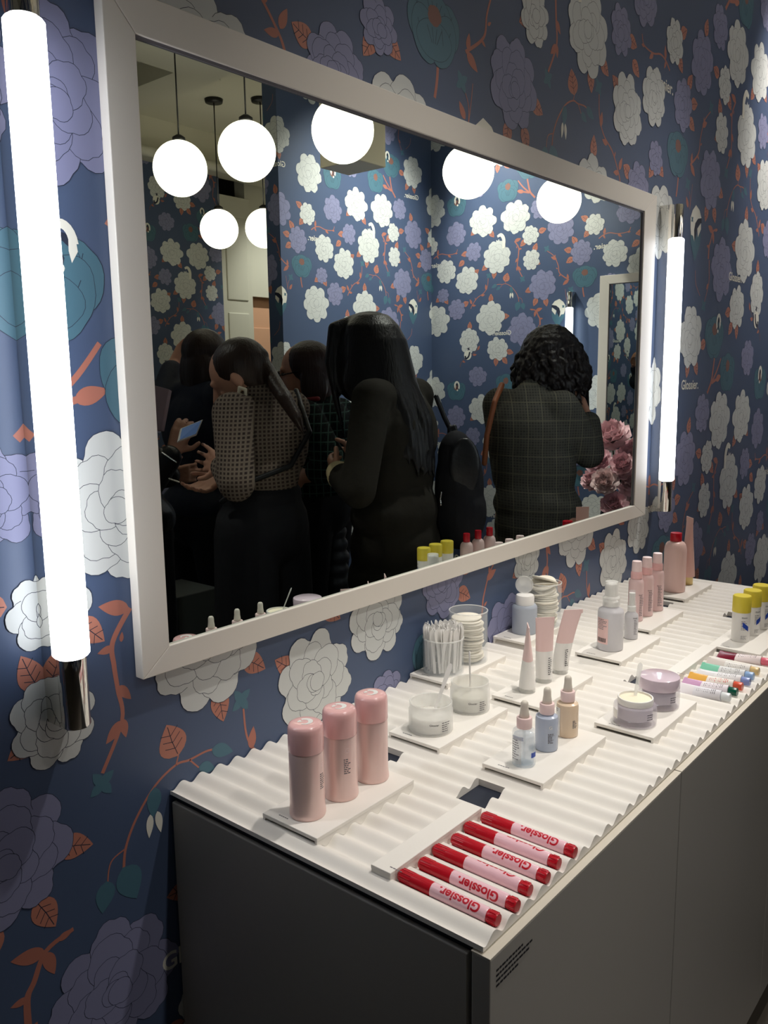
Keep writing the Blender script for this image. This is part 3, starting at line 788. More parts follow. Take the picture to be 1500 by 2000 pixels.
# red and pink pens
PENC = [(.012, .60), (.0, 1.05), (.0, -.42), (.0, .42), (.0, -.36), (.0, .55)]
pen_lab = ['red and pink pen nearest the front corner, first of six', 'second red and pink pen from the front corner, its lettering low on the side', 'third red and pink pen from the front corner, lettering nearly hidden on top',
           'fourth red and pink pen from the front corner', 'fifth red and pink pen from the front corner, lettering nearly hidden on top', 'red and pink pen farthest from the front corner, by the cut-out slot']
tv, tf, th = fine_text('Glossier.', .030, .015)
def pen_mesh():
    Ry = Matrix.Rotation(-PI / 2, 4, 'X')   # lathe axis z -> y
    R0 = empty('marker_pen', (0, 0, 0), 0, pen_lab[0], 'pen', 'red and pink pens lying in the grooves')
    r = .0085
    cap = MB().lathe([(0, .0), (.0066, .0), (.0074, .002), (.0084, .003), (.0086, .048), (.0082, .049), (0, .049)], 32, M=Ry)
    # finger ribs on the cap end
    for k in range(12):
        a = 2 * PI * k / 12; c, s = math.cos(a), math.sin(a)
        cap.tube([Ry @ Vector((.0083 * c, .0083 * s, .003)), Ry @ Vector((.0083 * c, .0083 * s, .020))], .0007, 6)
    cap.v = [(x, -y, z) if False else (x, y, z) for x, y, z in cap.v]
    co_ = cap.build('cap', M['red'], R0, smooth_angle=.6)
    MB().lathe([(0, .0492), (r, .0492), (r, .124), (.0078, .126), (0, .126)], 32, M=Ry).build('barrel', M['pen_pink'], R0, smooth_angle=.6)
    e = MB().lathe([(0, .1258), (.0070, .1258), (.0076, .128), (.0076, .136), (.0068, .139), (0, .139)], 32, M=Ry)
    for k in range(10):
        a = 2 * PI * k / 10; c, s = math.cos(a), math.sin(a)
        e.tube([Ry @ Vector((.0074 * c, .0074 * s, .129)), Ry @ Vector((.0074 * c, .0074 * s, .137))], .0009, 6)
    e.build('end_plug', M['red'], R0, smooth_angle=.6)
    mb = MB(); w = .057
    out = []
    for a, b in tv:      # reads from the plug end towards the cap; wraps round the barrel axis
        t = -b * w / (r + .00012)
        out.append(((r + .00012) * math.sin(-t), .0885 - a * w, (r + .00012) * math.cos(t)))
    mb.add(out, tf); mb.build('lettering', M['red_flat'], R0)
    return R0
pen0 = pen_mesh()
for k in range(6):
    o = pen0 if k == 0 else copy_tree(pen0)
    x = X0C + PITCH * (k + .5)
    yb = -.4105 - (.004 if k % 2 else .0)
    o.location = (x, yb, rest_z(x, .0087)); o['label'] = pen_lab[k]
    # turn so the cap lies at the back and the plug towards the room; roll about its axis
    o.rotation_mode = 'XYZ'
    o.matrix_world = Matrix.Translation(o.location) @ Matrix.Rotation(-PENC[k][1], 4, 'Y') @ Matrix.Diagonal((1, 1, 1, 1)) @ Matrix.Rotation(PI, 4, 'Z')

# frosted scrub jars with a spatula each
def spatula(name, base, top, label, group=None, w=.0048, m='white_plastic', cat='spatula'):
    """flat stick with a rounded paddle at the upper end"""
    L = (Vector(top) - Vector(base)).length
    mb = MB(); prof = [(0, .0026), (.12, .0028), (.5, .0030), (.68, .0036), (.80, w), (.92, w), (.97, w * .75), (1, w * .3)]
    vs = []
    for t, hw in prof:
        for sx, sy in ((-1, -1), (1, -1), (1, 1), (-1, 1)): vs.append((sx * hw, sy * .0006, t * L))
    fs = [(i * 4 + a, i * 4 + (a + 1) % 4, i * 4 + 4 + (a + 1) % 4, i * 4 + 4 + a) for i in range(len(prof) - 1) for a in range(4)] + [(3, 2, 1, 0), tuple((len(prof) - 1) * 4 + a for a in range(4))]
    mb.add(vs, fs)
    o = mb.build(name, M[m]); tag(o, label, cat, group)
    return o
def aim(o, base, top, spin=0.0):
    d = (Vector(top) - Vector(base)).normalized()
    o.matrix_world = Matrix.Translation(base) @ d.to_track_quat('Z', 'Y').to_matrix().to_4x4() @ Matrix.Rotation(spin, 4, 'Z')
for i, (x, y, r, h, fill, lab) in enumerate(((1.074, -.197, .0375, .050, 'scrub', 'frosted open jar of white cream nearer the camera on its tray'), (1.188, -.199, .0355, .052, 'scrub2', 'frosted open jar of grey scrub farther right on the same tray'))):
    R0 = bottle_root('cream_jar', x, y, lab, 'jar'); ca = cam_ang(x, y)
    MB().lathe([(0, 0), (r - .002, 0), (r, .002), (r, h - .014), (r - .0015, h - .012), (r - .0015, h - .001), (r - .0025, h), (r - .0035, h - .001), (r - .0035, .004), (0, .004)], 48).build('glass_wall', M['frost'], R0, smooth_angle=.7)
    MB().lathe([(0, .0045), (r - .0042, .0045), (r - .0042, h * .52), (r * .7, h * (.50 if i else .46)), (r * .4, h * (.56 if i else .50)), (0, h * (.60 if i else .46))], 40).build('contents', M[fill], R0)
    word(R0, 'Glossier', r + .0002, h * .42, ca + .15, .016, 'black'); print_lines(R0, r + .0002, .006, .024, ca + .75, .018, 5, 'grey_ink', 20 + i, .4)
    b = (x + (.012 if i == 0 else .004), y + .002, TZ + h * .5); t = (x + (.050 if i == 0 else .004), y - (.006 if i == 0 else -.004), TZ + h + .052)
    s_ = spatula('spatula', b, t, 'white spatula leaning in the %s jar' % ('white cream' if i == 0 else 'grey scrub'), w=.0042); aim(s_, b, t, ca + .3)

# cup of spatulas and cup of pads
def clear_cup(x, y, r, h, label):
    R0 = bottle_root('clear_cup', x, y, label, 'cup')
    MB().lathe([(0, 0), (r - .001, 0), (r, .001), (r, h - .0008), (r - .0008, h), (r - .0018, h - .0008), (r - .0018, .003), (0, .003)], 56).build('cup_wall', M['clear'], R0, smooth_angle=.7)
    MB().lathe([(r + .0002, h - .0022), (r + .0004, h - .0002), (r - .0010, h + .0006), (r - .0022, h - .0002)], 56).build('rim', M['frost'], R0)
    return R0
clear_cup(1.315, -.049, .0415, .072, 'clear round cup packed with white spatulas')
q = random.Random(5)
sp0 = spatula('spatula', (0, 0, 0), (0, 0, .090), 'white spatula standing among others in the clear cup', 'spatulas in the clear cup', .0055)
spots = []
for ring, n in ((.0, 1), (.010, 7), (.020, 13), (.029, 19), (.0345, 22)):
    for k in range(n): spots.append((ring, 2 * PI * k / n + ring * 40))
for i, (rr, a) in enumerate(spots):
    o = sp0 if i == 0 else copy_tree(sp0)
    ab = a + q.uniform(-.35, .35)
    rb = min(.034, rr * .9 + q.uniform(0, .003)); rt = min(.036, rr + .0015)
    hb = TZ + .0036
    b = (1.315 + rb * math.cos(ab), -.049 + rb * math.sin(ab), hb); t = (1.315 + rt * math.cos(a), -.049 + rt * math.sin(a), hb + .0895)
    aim(o, b, t, a + PI / 2 + q.uniform(-.35, .35))
    o.location.z += q.uniform(0, .006)
pad0 = MB().lathe([(0, 0), (.0295, 0), (.0312, .0010), (.0316, .0021), (.0312, .0032), (.0295, .0042), (0, .0044)], 36).build('cotton_pad', M['cotton'])
def pads(x, y, n, label, group, hmax, lean, first, wob=.004, r=.0316):
    z = TZ + .0034; q = random.Random(n)
    for k in range(n):
        o = pad0 if first and k == 0 else copy_tree(pad0)
        tag(o, label, 'cotton pad', group)
        tx = lean(k) if lean else 0
        o.location = (x + q.uniform(-wob, wob), y + q.uniform(-wob, wob), z + abs(math.sin(tx)) * .012)
        o.rotation_euler = (tx + q.uniform(-.03, .03), q.uniform(-.03, .03), q.uniform(0, 6))
        z += .0046 + abs(math.sin(tx)) * .004
clear_cup(1.402, -.050, .0405, .108, 'clear round cup of stacked cotton pads next to the spatula cup')
pads(1.399, -.050, 19, 'round cotton pad stacked in the clear cup beside the spatulas', 'cotton pads in the nearer cup', .1, lambda k: (.0, .0, .05, .0, -.06, .08, .10, -.04, .0, .16, .2, .12, 0, 0, 0, .05, -.05, 0, 0)[k], True)
clear_cup(1.722, -.052, .0385, .104, 'clear round cup overfull of cotton pads, behind the blue frosted bottle')
pads(1.717, -.052, 21, 'round cotton pad piled in the clear cup behind the blue bottle', 'cotton pads in the farther cup', .1, lambda k: [0] * 15 and ([0, .03, -.04, 0, .06, 0, 0, .05, -.03, 0, 0, .04, 0, 0, .05, .1, .22, .3, .36, .40, .42][k]), False)

# blue frosted bottle with its clear flip lid standing open
x, y = 1.640, -.045; ca = cam_ang(x, y)
R0 = bottle_root('frosted_bottle', x, y, 'blue-grey frosted bottle with its round clear flip lid open, by the wall')
MB().lathe([(0, 0), (.0270, 0), (.0285, .002), (.0285, .060), (.0280, .063), (.0245, .067), (0, .067)], 40).build('body', M['blue_frost'], R0, smooth_angle=.7)
MB().lathe([(0, .0672), (.0212, .0672), (.0212, .086), (.0196, .089), (.010, .091), (0, .091)], 36).build('closure', M['white_plastic'], R0, smooth_angle=.7)
lid = MB().lathe([(0, 0), (.0205, 0), (.0205, .006), (.0192, .006), (.0185, .0012), (0, .0012)], 36)
T = Matrix.Translation((.014, .010, .108)) @ Vector((math.cos(ca), math.sin(ca), .35)).to_track_quat('Z', 'Y').to_matrix().to_4x4()
lid.v = [tuple(T @ Vector(p)) for p in lid.v]; lid.build('flip_lid', M['frost'], R0, smooth_angle=.7)

# three dropper bottles
def dropper(x, y, glass, label, extra):
    R0 = bottle_root('dropper_bottle', x, y, label, group='dropper bottles'); ca = cam_ang(x, y)
    MB().lathe([(0, 0), (.0168, 0), (.0180, .0015), (.0182, .050), (.0172, .0545), (.0135, .0565), (.0105, .0572), (.0105, .059), (0, .059)], 40).build('bottle', M[glass], R0, smooth_angle=.8)
    if glass == 'clear_blue':
        MB().lathe([(0, .0035), (.0150, .0035), (.0155, .005), (.0155, .048), (0, .049)], 36).build('liquid', mat('pale_liquid', (206, 224, 240), .05, alpha=.25), R0, smooth_angle=.7)
        MB().tube([(0, 0, .008), (0, 0, .058)], .0022, 10).build('pipette', M['clear'], R0)
    MB().lathe([(0, .0592), (.0116, .0592), (.0118, .0600), (.0118, .0745), (.0112, .0755), (0, .0755)], 36).build('collar', M['pink_light'], R0, smooth_angle=.7)
    MB().lathe([(0, .0757), (.0078, .0757), (.0070, .082), (.0062, .088), (.0060, .095), (.0055, .0985), (.0038, .1008), (0, .1015)], 28).build('rubber_bulb', M['ivory'], R0)
    extra(R0, ca)
def exA(R0, ca):
    patch(R0, 'paper_label', .0184, .006, .048, ca - .75, .020, 'frost'); print_lines(R0, .0186, .010, .044, ca - .75, .015, 9, 'grey_ink', 41, .35)
    patch(R0, 'blue_label', .0184, .016, .024, ca + .95, .011, 'blue_print'); patch(R0, 'blue_label', .0184, .044, .050, ca - .6, .020, 'blue_glass')
def exB(R0, ca):
    print_lines(R0, .0184, .014, .031, ca + .45, .012, 7, 'grey_ink', 42); word(R0, 'G', .0184, .041, ca + .35, .005, 'white_plastic', 'letter_mark')
def exC(R0, ca):
    print_lines(R0, .0184, .016, .030, ca + .75, .009, 6, 'grey_ink', 43); patch(R0, 'paper_label', .0185, .002, .050, ca - 1.0, .012, 'white_plastic'); print_lines(R0, .0187, .042, .048, ca - 1.0, .008, 3, 'grey_ink', 44)
dropper(1.058, -.386, 'clear_blue', 'clear dropper bottle of pale liquid, nearest the camera of the three', exA)
dropper(1.128, -.386, 'blue_glass', 'milky blue dropper bottle between the clear and the peach one', exB)
dropper(1.195, -.387, 'peach', 'peach dropper bottle, right of the milky blue one', exC)

# standing and lying squeeze tubes
def squeeze(R0, r, z0, z1, crimp, two=None, rot=0.0, mats=('white_plastic', 'pink_soft'), crimp_h=.007, lean=0.0, leanx=0.0):
    """tube wall lofted from a round shoulder to a flat crimp; two = fraction where the colour changes"""
    n = 32; steps = 14
    def ring(t):
        z = z0 + (z1 - z0) * t; k = t ** 1.15
        return [(lerp(r, crimp, k) * math.cos(2 * PI * i / n) + leanx * t ** 1.5, lerp(r, .0009, k) * math.sin(2 * PI * i / n) + lean * t * t, z) for i in range(n)]
    lerp = lambda a, b, t: a + (b - a) * t
    c, s = math.cos(rot), math.sin(rot)
    def part(name, ta, tb, m, closed):
        mb = MB(); vs = []
        ts = [ta + (tb - ta) * i / steps for i in range(steps + 1)]
        for t in ts: vs += ring(t)
        vs = [(x * c - y * s, x * s + y * c, z) for x, y, z in vs]
        fs = [(i * n + k, i * n + (k + 1) % n, (i + 1) * n + (k + 1) % n, (i + 1) * n + k) for i in range(steps) for k in range(n)]
        fs += [tuple(range(n - 1, -1, -1)), tuple(steps * n + k for k in range(n))]
        mb.add(vs, fs, 0, True); return mb.build(name, M[m], R0, smooth_angle=.8)
    if two: part('lower_wall', 0, two, mats[0], 0); part('upper_wall', two, 1, mats[1], 1)
    else: part('tube_wall', 0, 1, mats[0], 1)
    mb = MB().box((-crimp * 1.0 + leanx, -.0009 + lean, z1 - crimp_h), (crimp * 1.0 + leanx, .0009 + lean, z1 + .0005)); mb.v = [(x * c - y * s, x * s + y * c, z) for x, y, z in mb.v]
    mb.build('crimp', M[mats[1] if two else mats[0]], R0)
for i, (x, y, rot, lean, lab) in enumerate(((1.322, -.238, cam_ang(1.322, -.238) + .1, 0, 'pink topped white tube standing edge-on, leftmost of three'), (1.388, -.236, -.75, -.002, 'pink topped white tube facing the camera, middle of three'), (1.451, -.238, -.80, .0, 'pink topped white tube leaning to the right, rightmost of three'))):
    R0 = bottle_root('squeeze_tube', x, y, lab, 'tube', 'standing pink topped tubes'); ca = cam_ang(x, y)
    MB().lathe([(0, 0), (.0150, 0), (.0155, .001), (.0155, .008), (0, .009)], 32).build('screw_cap', M['clear' if False else 'frost'], R0, smooth_angle=.7)
    squeeze(R0, .0160, .0085, .128, .0188, .45, rot, lean=lean, leanx=.024 if i == 2 else 0)
    if i: print_lines(R0, .0172, .016, .052, ca + .75, .0085, 9, 'black', 50 + i, .4)

# lilac glass cream jars, one open with a spatula, one lidded
x, y = 1.311, -.454; ca = cam_ang(x, y)
def lilac_jar(x, y, lab):
    R0 = bottle_root('glass_jar', x, y, lab, 'jar')
    MB().lathe([(0, 0), (.033, 0), (.0355, .0025), (.0362, .006), (.0362, .029), (.035, .0325), (.031, .034), (.029, .034), (.029, .010), (0, .010)], 56).build('glass_wall', M['lilac_glass'], R0, smooth_angle=.8)
    MB().lathe([(0, .0104), (.0285, .0104), (.0288, .034), (.0285, .0345), (0, .0345)], 40).build('inner_cup', M['lilac_in'], R0, smooth_angle=.7)
    print_lines(R0, .0364, .014, .026, cam_ang(x, y) + .8, .016, 3, 'grey_ink', 61, .4); patch(R0, 'paper_label', .0364, .012, .027, cam_ang(x, y) - 1.1, .014, 'white_plastic')
    return R0
R0 = lilac_jar(1.311, -.454, 'open lilac glass jar of white cream, nearer the camera')
MB().lathe([(0, .0346), (.0288, .0346), (.0296, .036), (.0296, .044), (.0290, .0455), (.0272, .0455), (.0268, .0415), (0, .0415)], 48).build('neck', M['white_plastic'], R0, smooth_angle=.7)
MB().lathe([(.0266, .0418), (.024, .0432), (.018, .0420), (.012, .0440), (.006, .0428), (0, .0446)], 36).build('cream', M['cream'], R0)
b = (1.311 + .008, -.450, TZ + .043); t = (1.311 + .036, -.446, TZ + .094)
s_ = spatula('spatula', b, t, 'clear white spatula standing in the open lilac jar', w=.004, m='frost'); aim(s_, b, t, ca)
R0 = lilac_jar(1.409, -.456, 'lilac glass jar closed with a glossy pink lilac lid, behind the open one')
MB().lathe([(0, .0348), (.0352, .0348), (.0357, .0360), (.0357, .052), (.0350, .0548), (.0325, .0560), (0, .0566)], 56).build('lid', M['lilac_lid'], R0, smooth_angle=.7)

# pump bottles with clear caps
for i, (x, y, r, hb, hc, lab) in enumerate(((1.650, -.251, .0275, .092, .149, 'big clear capped pump bottle with a pink back label'), (1.745, -.257, .0150, .060, .110, 'small slim clear capped pump bottle beside the big one'))):
    R0 = bottle_root('pump_bottle', x, y, lab); ca = cam_ang(x, y)
    MB().lathe([(0, 0), (r - .002, 0), (r, .002), (r, hb - .010), (r * .94, hb - .004), (r * .62, hb + .001), (r * .60, hb + .003), (0, hb + .003)], 44).build('body', M['grey_frost'], R0, smooth_angle=.8)
    MB().lathe([(0, hb + .0032), (r * .58, hb + .0032), (r * .58, hb + .014), (r * .40, hb + .016), (r * .40, hc - .012), (r * .44, hc - .011), (r * .44, hc - .005), (0, hc - .005)], 32).build('pump_head', M['white_plastic'], R0, smooth_angle=.7)
    MB().lathe([(r * .60, hb + .004), (r * .66, hb + .005), (r * .66, hb + .022), (r * .52, hb + .026), (r * .52, hc - .002), (r * .48, hc), (0, hc)], 36).build('clear_cap', M['clear' if i else 'frost'], R0, smooth_angle=.7)
    if i == 0:
        patch(R0, 'pink_label', r + .0002, .016, .072, ca - .72, .030, 'label_pink'); print_lines(R0, r + .0004, .046, .070, ca - .72, .024, 7, 'grey_ink', 71, .4)
        mb = MB(); a = ca - .72 - .42
        q = random.Random(2)
        while a < ca - .72 + .30:     # bar code
            w_ = q.uniform(.0006, .0020) / r
            rr = r + .0004; mb.add([(rr * math.cos(a), rr * math.sin(a), .020), (rr * math.cos(a + w_), rr * math.sin(a + w_), .020), (rr * math.cos(a + w_), rr * math.sin(a + w_), .029), (rr * math.cos(a), rr * math.sin(a), .029)], [(0, 1, 2, 3)]); a += w_ + q.uniform(.0006, .0014) / r
        mb.build('bar_code', M['black'], R0)
    else: print_lines(R0, r + .0002, .010, .046, ca + .7, .009, 10, 'grey_ink', 72, .4); word(R0, 'Glossier', r + .0003, .050, ca + .6, .011, 'black')

# three pink spray bottles
for i, (x, y, lab) in enumerate(((1.886, -.206, 'pink spray bottle nearest the camera in the row of three'), (1.942, -.208, 'middle pink spray bottle in the row of three'), (2.002, -.210, 'pink spray bottle farthest from the camera in the row of three'))):
    R0 = bottle_root('spray_bottle', x, y, lab, group='pink spray bottles'); ca = cam_ang(x, y); r = .0182
    MB().lathe([(0, 0), (r - .001, 0), (r, .002), (r, .006), (r - .0005, .007), (r - .0005, .092), (r * .88, .099), (r * .66, .1035), (0, .1035)], 40).build('body', mat('pink_mist', (236, 204, 202), .25, alpha=.92) if i == 0 else M['pink_mist'], R0, smooth_angle=.8)
    if i == 0: M['pink_mist'] = R0.children[0].data.materials[0]
    MB().lathe([(0, .1038), (.0136, .1038), (.0136, .116), (.0128, .1195), (.0118, .121), (0, .121)], 32).build('collar', M['pink_cap'], R0, smooth_angle=.7)
    MB().lathe([(.0, .1212), (.0120, .1212), (.0112, .143), (.0104, .1455), (0, .146)], 32).build('clear_cap', M['pink_light'], R0, smooth_angle=.7)
    print_lines(R0, r + .0002, .012, .062, ca + .85 - .15 * i, .012, 12, 'grey_ink', 80 + i, .4); word(R0, 'Glossier', r + .0003, .066, ca + .7 - .15 * i, .012, 'black')

# pink bottle with red cap and the tall tube with gold cap
R0 = bottle_root('pink_bottle', 2.214, -.175, 'big smooth pink bottle with a bright red cap, at the far end of the worktop')
MB().lathe([(0, 0), (.0275, 0), (.0292, .002), (.0294, .006), (.0294, .112), (.0285, .121), (.0258, .130), (.0215, .1355), (.0160, .1380), (0, .1385)], 48).build('body', mat('pink_lotion', (236, 200, 192), .3), R0, smooth_angle=.9)
MB().lathe([(0, .1387), (.0148, .1387), (.0152, .140), (.0150, .159), (.0142, .161), (0, .1615)], 36).build('screw_cap', M['red'], R0, smooth_angle=.7)
R0 = bottle_root('squeeze_tube', 2.310, -.176, 'tall dull pink tube standing on a gold cap behind the red capped bottle', 'tube')
MB().lathe([(0, 0), (.0150, 0), (.0156, .001), (.0152, .022), (0, .0225)], 32).build('screw_cap', M['gold'], R0, smooth_angle=.7)
M['tube_pink'] = mat('tube_pink', (224, 182, 172), .35)
squeeze(R0, .0200, .0227, .190, .0200, None, cam_ang(2.31, -.176) + .45, ('tube_pink', 'tube_pink'), .012)
# three small red capped bottles at the right edge
for i, x in enumerate((2.108, 2.172, 2.238)):
    R0 = bottle_root('pink_bottle', x, -.462, ('small pink bottle with red cap, leftmost of three reflected together in the mirror', 'small pink bottle with red cap, middle of three reflected together in the mirror', 'small pink bottle with red cap, rightmost of three reflected together in the mirror')[i], group='small red capped bottles')
    MB().lathe([(0, 0), (.0185, 0), (.020, .002), (.020, .064), (.0185, .073), (.0145, .079), (.0105, .081), (0, .081)], 36).build('body', M['pink_soft'], R0, smooth_angle=.9)
    MB().lathe([(0, .0812), (.0100, .0812), (.0106, .083), (.0106, .106), (.0098, .108), (0, .108)], 28).build('screw_cap', M['red'], R0, smooth_angle=.7)
    print_lines(R0, .0202, .03, .05, PI / 2, .014, 5, 'grey_ink', 90 + i)

# three yellow capped sticks
for i, (x, y, sk, lab) in enumerate(((1.878, -.453, -.8, 'white stick with yellow cap and blue flash, nearest of three'), (1.940, -.457, .6, 'white stick with yellow cap, middle of three'), (2.000, -.459, .9, 'white stick with yellow cap, farthest of three'))):
    R0 = bottle_root('deodorant_stick', x, y, lab, 'stick', 'yellow capped sticks'); ca = cam_ang(x, y); r = .0190
    MB().lathe([(0, 0), (r - .001, 0), (r, .0015), (r, .066), (0, .066)], 40, sy=1).build('body', M['white_plastic'], R0, smooth_angle=.7)
    MB().lathe([(0, .0663), (r + .0004, .0663), (r + .0006, .067), (r + .0004, .1005), (r - .0012, .1025), (0, .1030)], 40).build('cap', M['yellow'], R0, smooth_angle=.7)
    a = ca + (.55, .95, 1.0)[i]
    patch(R0, 'blue_flash', r + .0003, .030, .041, a, .014, 'blue_print', sk)
    word(R0, 'Glossier', r + .0004, .056, ca + (.4, .75, .9)[i], .013, 'black'); print_lines(R0, r + .0002, .026, .048, ca + (.4, .75, .9)[i], .014, 6, 'grey_ink', 100 + i, .35); print_lines(R0, r + .0002, .006, .015, ca + (.4, .75, .9)[i], .013, 4, 'grey_ink', 110 + i, .35)

# balm tubes lying in the grooves
BALM = [(23, (232, 226, 230), (226, 224, 230), (226, 230, 232), 'clear white balm tube with clear cap, nearest of the lying row'), (24, (206, 160, 196), (236, 228, 234), (10, 84, 66), 'lilac balm tube with dark green cap'),
        (25, (232, 176, 82), (240, 232, 224), (222, 92, 66), 'amber balm tube with orange red cap'), (26, (228, 226, 228), (236, 234, 236), (140, 156, 210), 'white balm tube with periwinkle cap'),
        (27, (132, 204, 176), (226, 226, 226), (150, 182, 224), 'mint green balm tube with light blue cap'), (28, (224, 214, 208), (238, 234, 230), (226, 196, 140), 'white balm tube with tan cap'),
        (30, (120, 20, 46), (240, 226, 226), (226, 110, 130), 'dark red balm tube with pink cap, farthest of the lying row')]
for k, c1, c2, c3, lab in BALM:
    x = X0C + PITCH * (k + .5)
    a, b, c = [mat('balm_' + nm, cc, .22) for nm, cc in (('top', c1), ('wall', c2), ('cap', c3))]
    M['ba'], M['bb'] = b, a
    R0 = empty('balm_tube', (0, 0, 0), 0, lab, 'tube', 'balm tubes lying in the grooves')
    squeeze(R0, .0100, .016, .104, .0150, .58, 0.0, ('ba', 'bb'), .006)
    MB().lathe([(0, 0), (.0072, 0), (.0078, .001), (.0080, .0148), (.0070, .0158), (0, .0158)], 28).build('screw_cap', c, R0, smooth_angle=.7)
    mb = MB(); q = random.Random(k)
    for s in range(11):
        z = .026 + s * .0034; ln = q.uniform(.003, .008); mb.box((-ln * .6, .0085 - (z - .016) * .072, z), (ln * .6, .0102 - (z - .016) * .100, z + .0011))
    mb.build('printed_text', M['red_flat'] if k == 25 else M['grey_ink'], R0)
    roll = q.uniform(-.25, .25)
    R0.matrix_world = Matrix.Translation((x, -.543 - q.uniform(0, .004), rest_z(x, .0102) + .0040)) @ Matrix.Rotation(math.radians(-90) - .045, 4, 'X') @ Matrix.Rotation(PI - .55 + roll, 4, 'Z')
# ------------------------------------------------------------------ people standing in the room, seen in the mirror
SKIN = noise_bump(mat('skin', (206, 152, 126), .5, sss=.1), 90, .03)
def cloth(name, col, rough=.85, vary=.15, scale=26, bump=.25):
    return noise_bump(mat(name, col, rough, spec=.25), scale, bump, 4, vary)
def weave(name, c1, c2, cm, w, h, mortar, rough=.85, off=.5, c4=None):
    """small woven or printed grid"""
    m = mat(name, c1, rough, spec=.25); n, l, b = nodes(m)
    tc = n.new('ShaderNodeTexCoord'); sp = n.new('ShaderNodeSeparateXYZ'); l.new(tc.outputs['Object'], sp.inputs[0])
    def mth(op, a, bb):
        k = n.new('ShaderNodeMath'); k.operation = op
        for i, v in enumerate((a, bb)):
            if isinstance(v, (int, float)): k.inputs[i].default_value = v
            else: l.new(v, k.inputs[i])
        return k.outputs[0]
    s = mth('ADD', mth('MULTIPLY', sp.outputs[0], .64), mth('MULTIPLY', sp.outputs[1], .77))
    cb = n.new('ShaderNodeCombineXYZ'); l.new(s, cb.inputs[0]); l.new(sp.outputs[2], cb.inputs[1])
    br = n.new('ShaderNodeTexBrick'); l.new(cb.outputs[0], br.inputs['Vector'])
    br.inputs['Color1'].default_value = srgb(c1); br.inputs['Color2'].default_value = srgb(c2); br.inputs['Mortar'].default_value = srgb(cm)
    br.inputs['Scale'].default_value = 1.0; br.inputs['Brick Width'].default_value = w; br.inputs['Row Height'].default_value = h
    br.inputs['Mortar Size'].default_value = mortar; br.inputs['Mortar Smooth'].default_value = .2; br.offset = off
    out = br.outputs['Color']
    if c4:
        b2 = n.new('ShaderNodeTexBrick'); l.new(cb.outputs[0], b2.inputs['Vector']); b2.offset = 0
        b2.inputs['Scale'].default_value = 1.0; b2.inputs['Brick Width'].default_value = c4[1]; b2.inputs['Row Height'].default_value = c4[2]; b2.inputs['Mortar Size'].default_value = c4[3]; b2.inputs['Mortar Smooth'].default_value = .1
        b2.inputs['Color1'].default_value = (0, 0, 0, 1); b2.inputs['Color2'].default_value = (0, 0, 0, 1); b2.inputs['Mortar'].default_value = (1, 1, 1, 1)
        mx = n.new('ShaderNodeMix'); mx.data_type = 'RGBA'; l.new(b2.outputs['Color'], mx.inputs['Factor']); l.new(out, mx.inputs['A']); mx.inputs['B'].default_value = srgb(c4[0]); out = mx.outputs['Result']
    l.new(out, b.inputs['Base Color'])
    nz = n.new('ShaderNodeTexNoise'); nz.inputs['Scale'].default_value = 18; l.new(tc.outputs['Object'], nz.inputs['Vector'])
    bp = n.new('ShaderNodeBump'); bp.inputs['Strength'].default_value = .25; bp.inputs['Distance'].default_value = .01; l.new(nz.outputs['Fac'], bp.inputs['Height']); l.new(bp.outputs['Normal'], b.inputs['Normal'])
    return m
def hair_mat(name, col):
    m = mat(name, col, .42, spec=.4); n, l, b = nodes(m)
    tc = n.new('ShaderNodeTexCoord'); mp = n.new('ShaderNodeMapping'); mp.inputs['Scale'].default_value = (160, 160, 9)
    nz = n.new('ShaderNodeTexNoise'); nz.inputs['Scale'].default_value = 1.0; nz.inputs['Detail'].default_value = 3
    l.new(tc.outputs['Object'], mp.inputs['Vector']); l.new(mp.outputs['Vector'], nz.inputs['Vector'])
    bp = n.new('ShaderNodeBump'); bp.inputs['Strength'].default_value = .55; bp.inputs['Distance'].default_value = .004; l.new(nz.outputs['Fac'], bp.inputs['Height']); l.new(bp.outputs['Normal'], b.inputs['Normal'])
    return m
HAIR_BROWN = hair_mat('hair_brown', (50, 36, 30)); HAIR_DARK = hair_mat('hair_dark', (30, 24, 24)); HAIR_BLACK = hair_mat('hair_black', (20, 18, 19)); HAIR_RED = hair_mat('hair_darkbrown', (48, 30, 26))
BLACK_CLOTH = cloth('black_cloth', (34, 34, 38)); NAVY_JACKET = cloth('navy_jacket', (38, 42, 54), .6); LEATHER = noise_bump(mat('black_leather', (26, 26, 30), .38), 30, .3)
OLIVE = cloth('olive_coat', (36, 33, 27), .9); SHOE = mat('shoe_black', (22, 22, 24), .4)

def vp(px, py, d):
    """a point of the mirror image: picture place and distance -> image space behind the glass"""
    return (RIGHT * ((px - 750) / 1636) + UP * (-(py - 1000) / 1636) + FWD) * d
def real(v): return Vector((v.x, .974 - v.y, CAM.z + v.z))
RH = Vector((RIGHT.x, RIGHT.y, 0)).normalized(); FH = Vector((FWD.x, FWD.y, 0)).normalized(); ZZ = Vector((0, 0, 1))

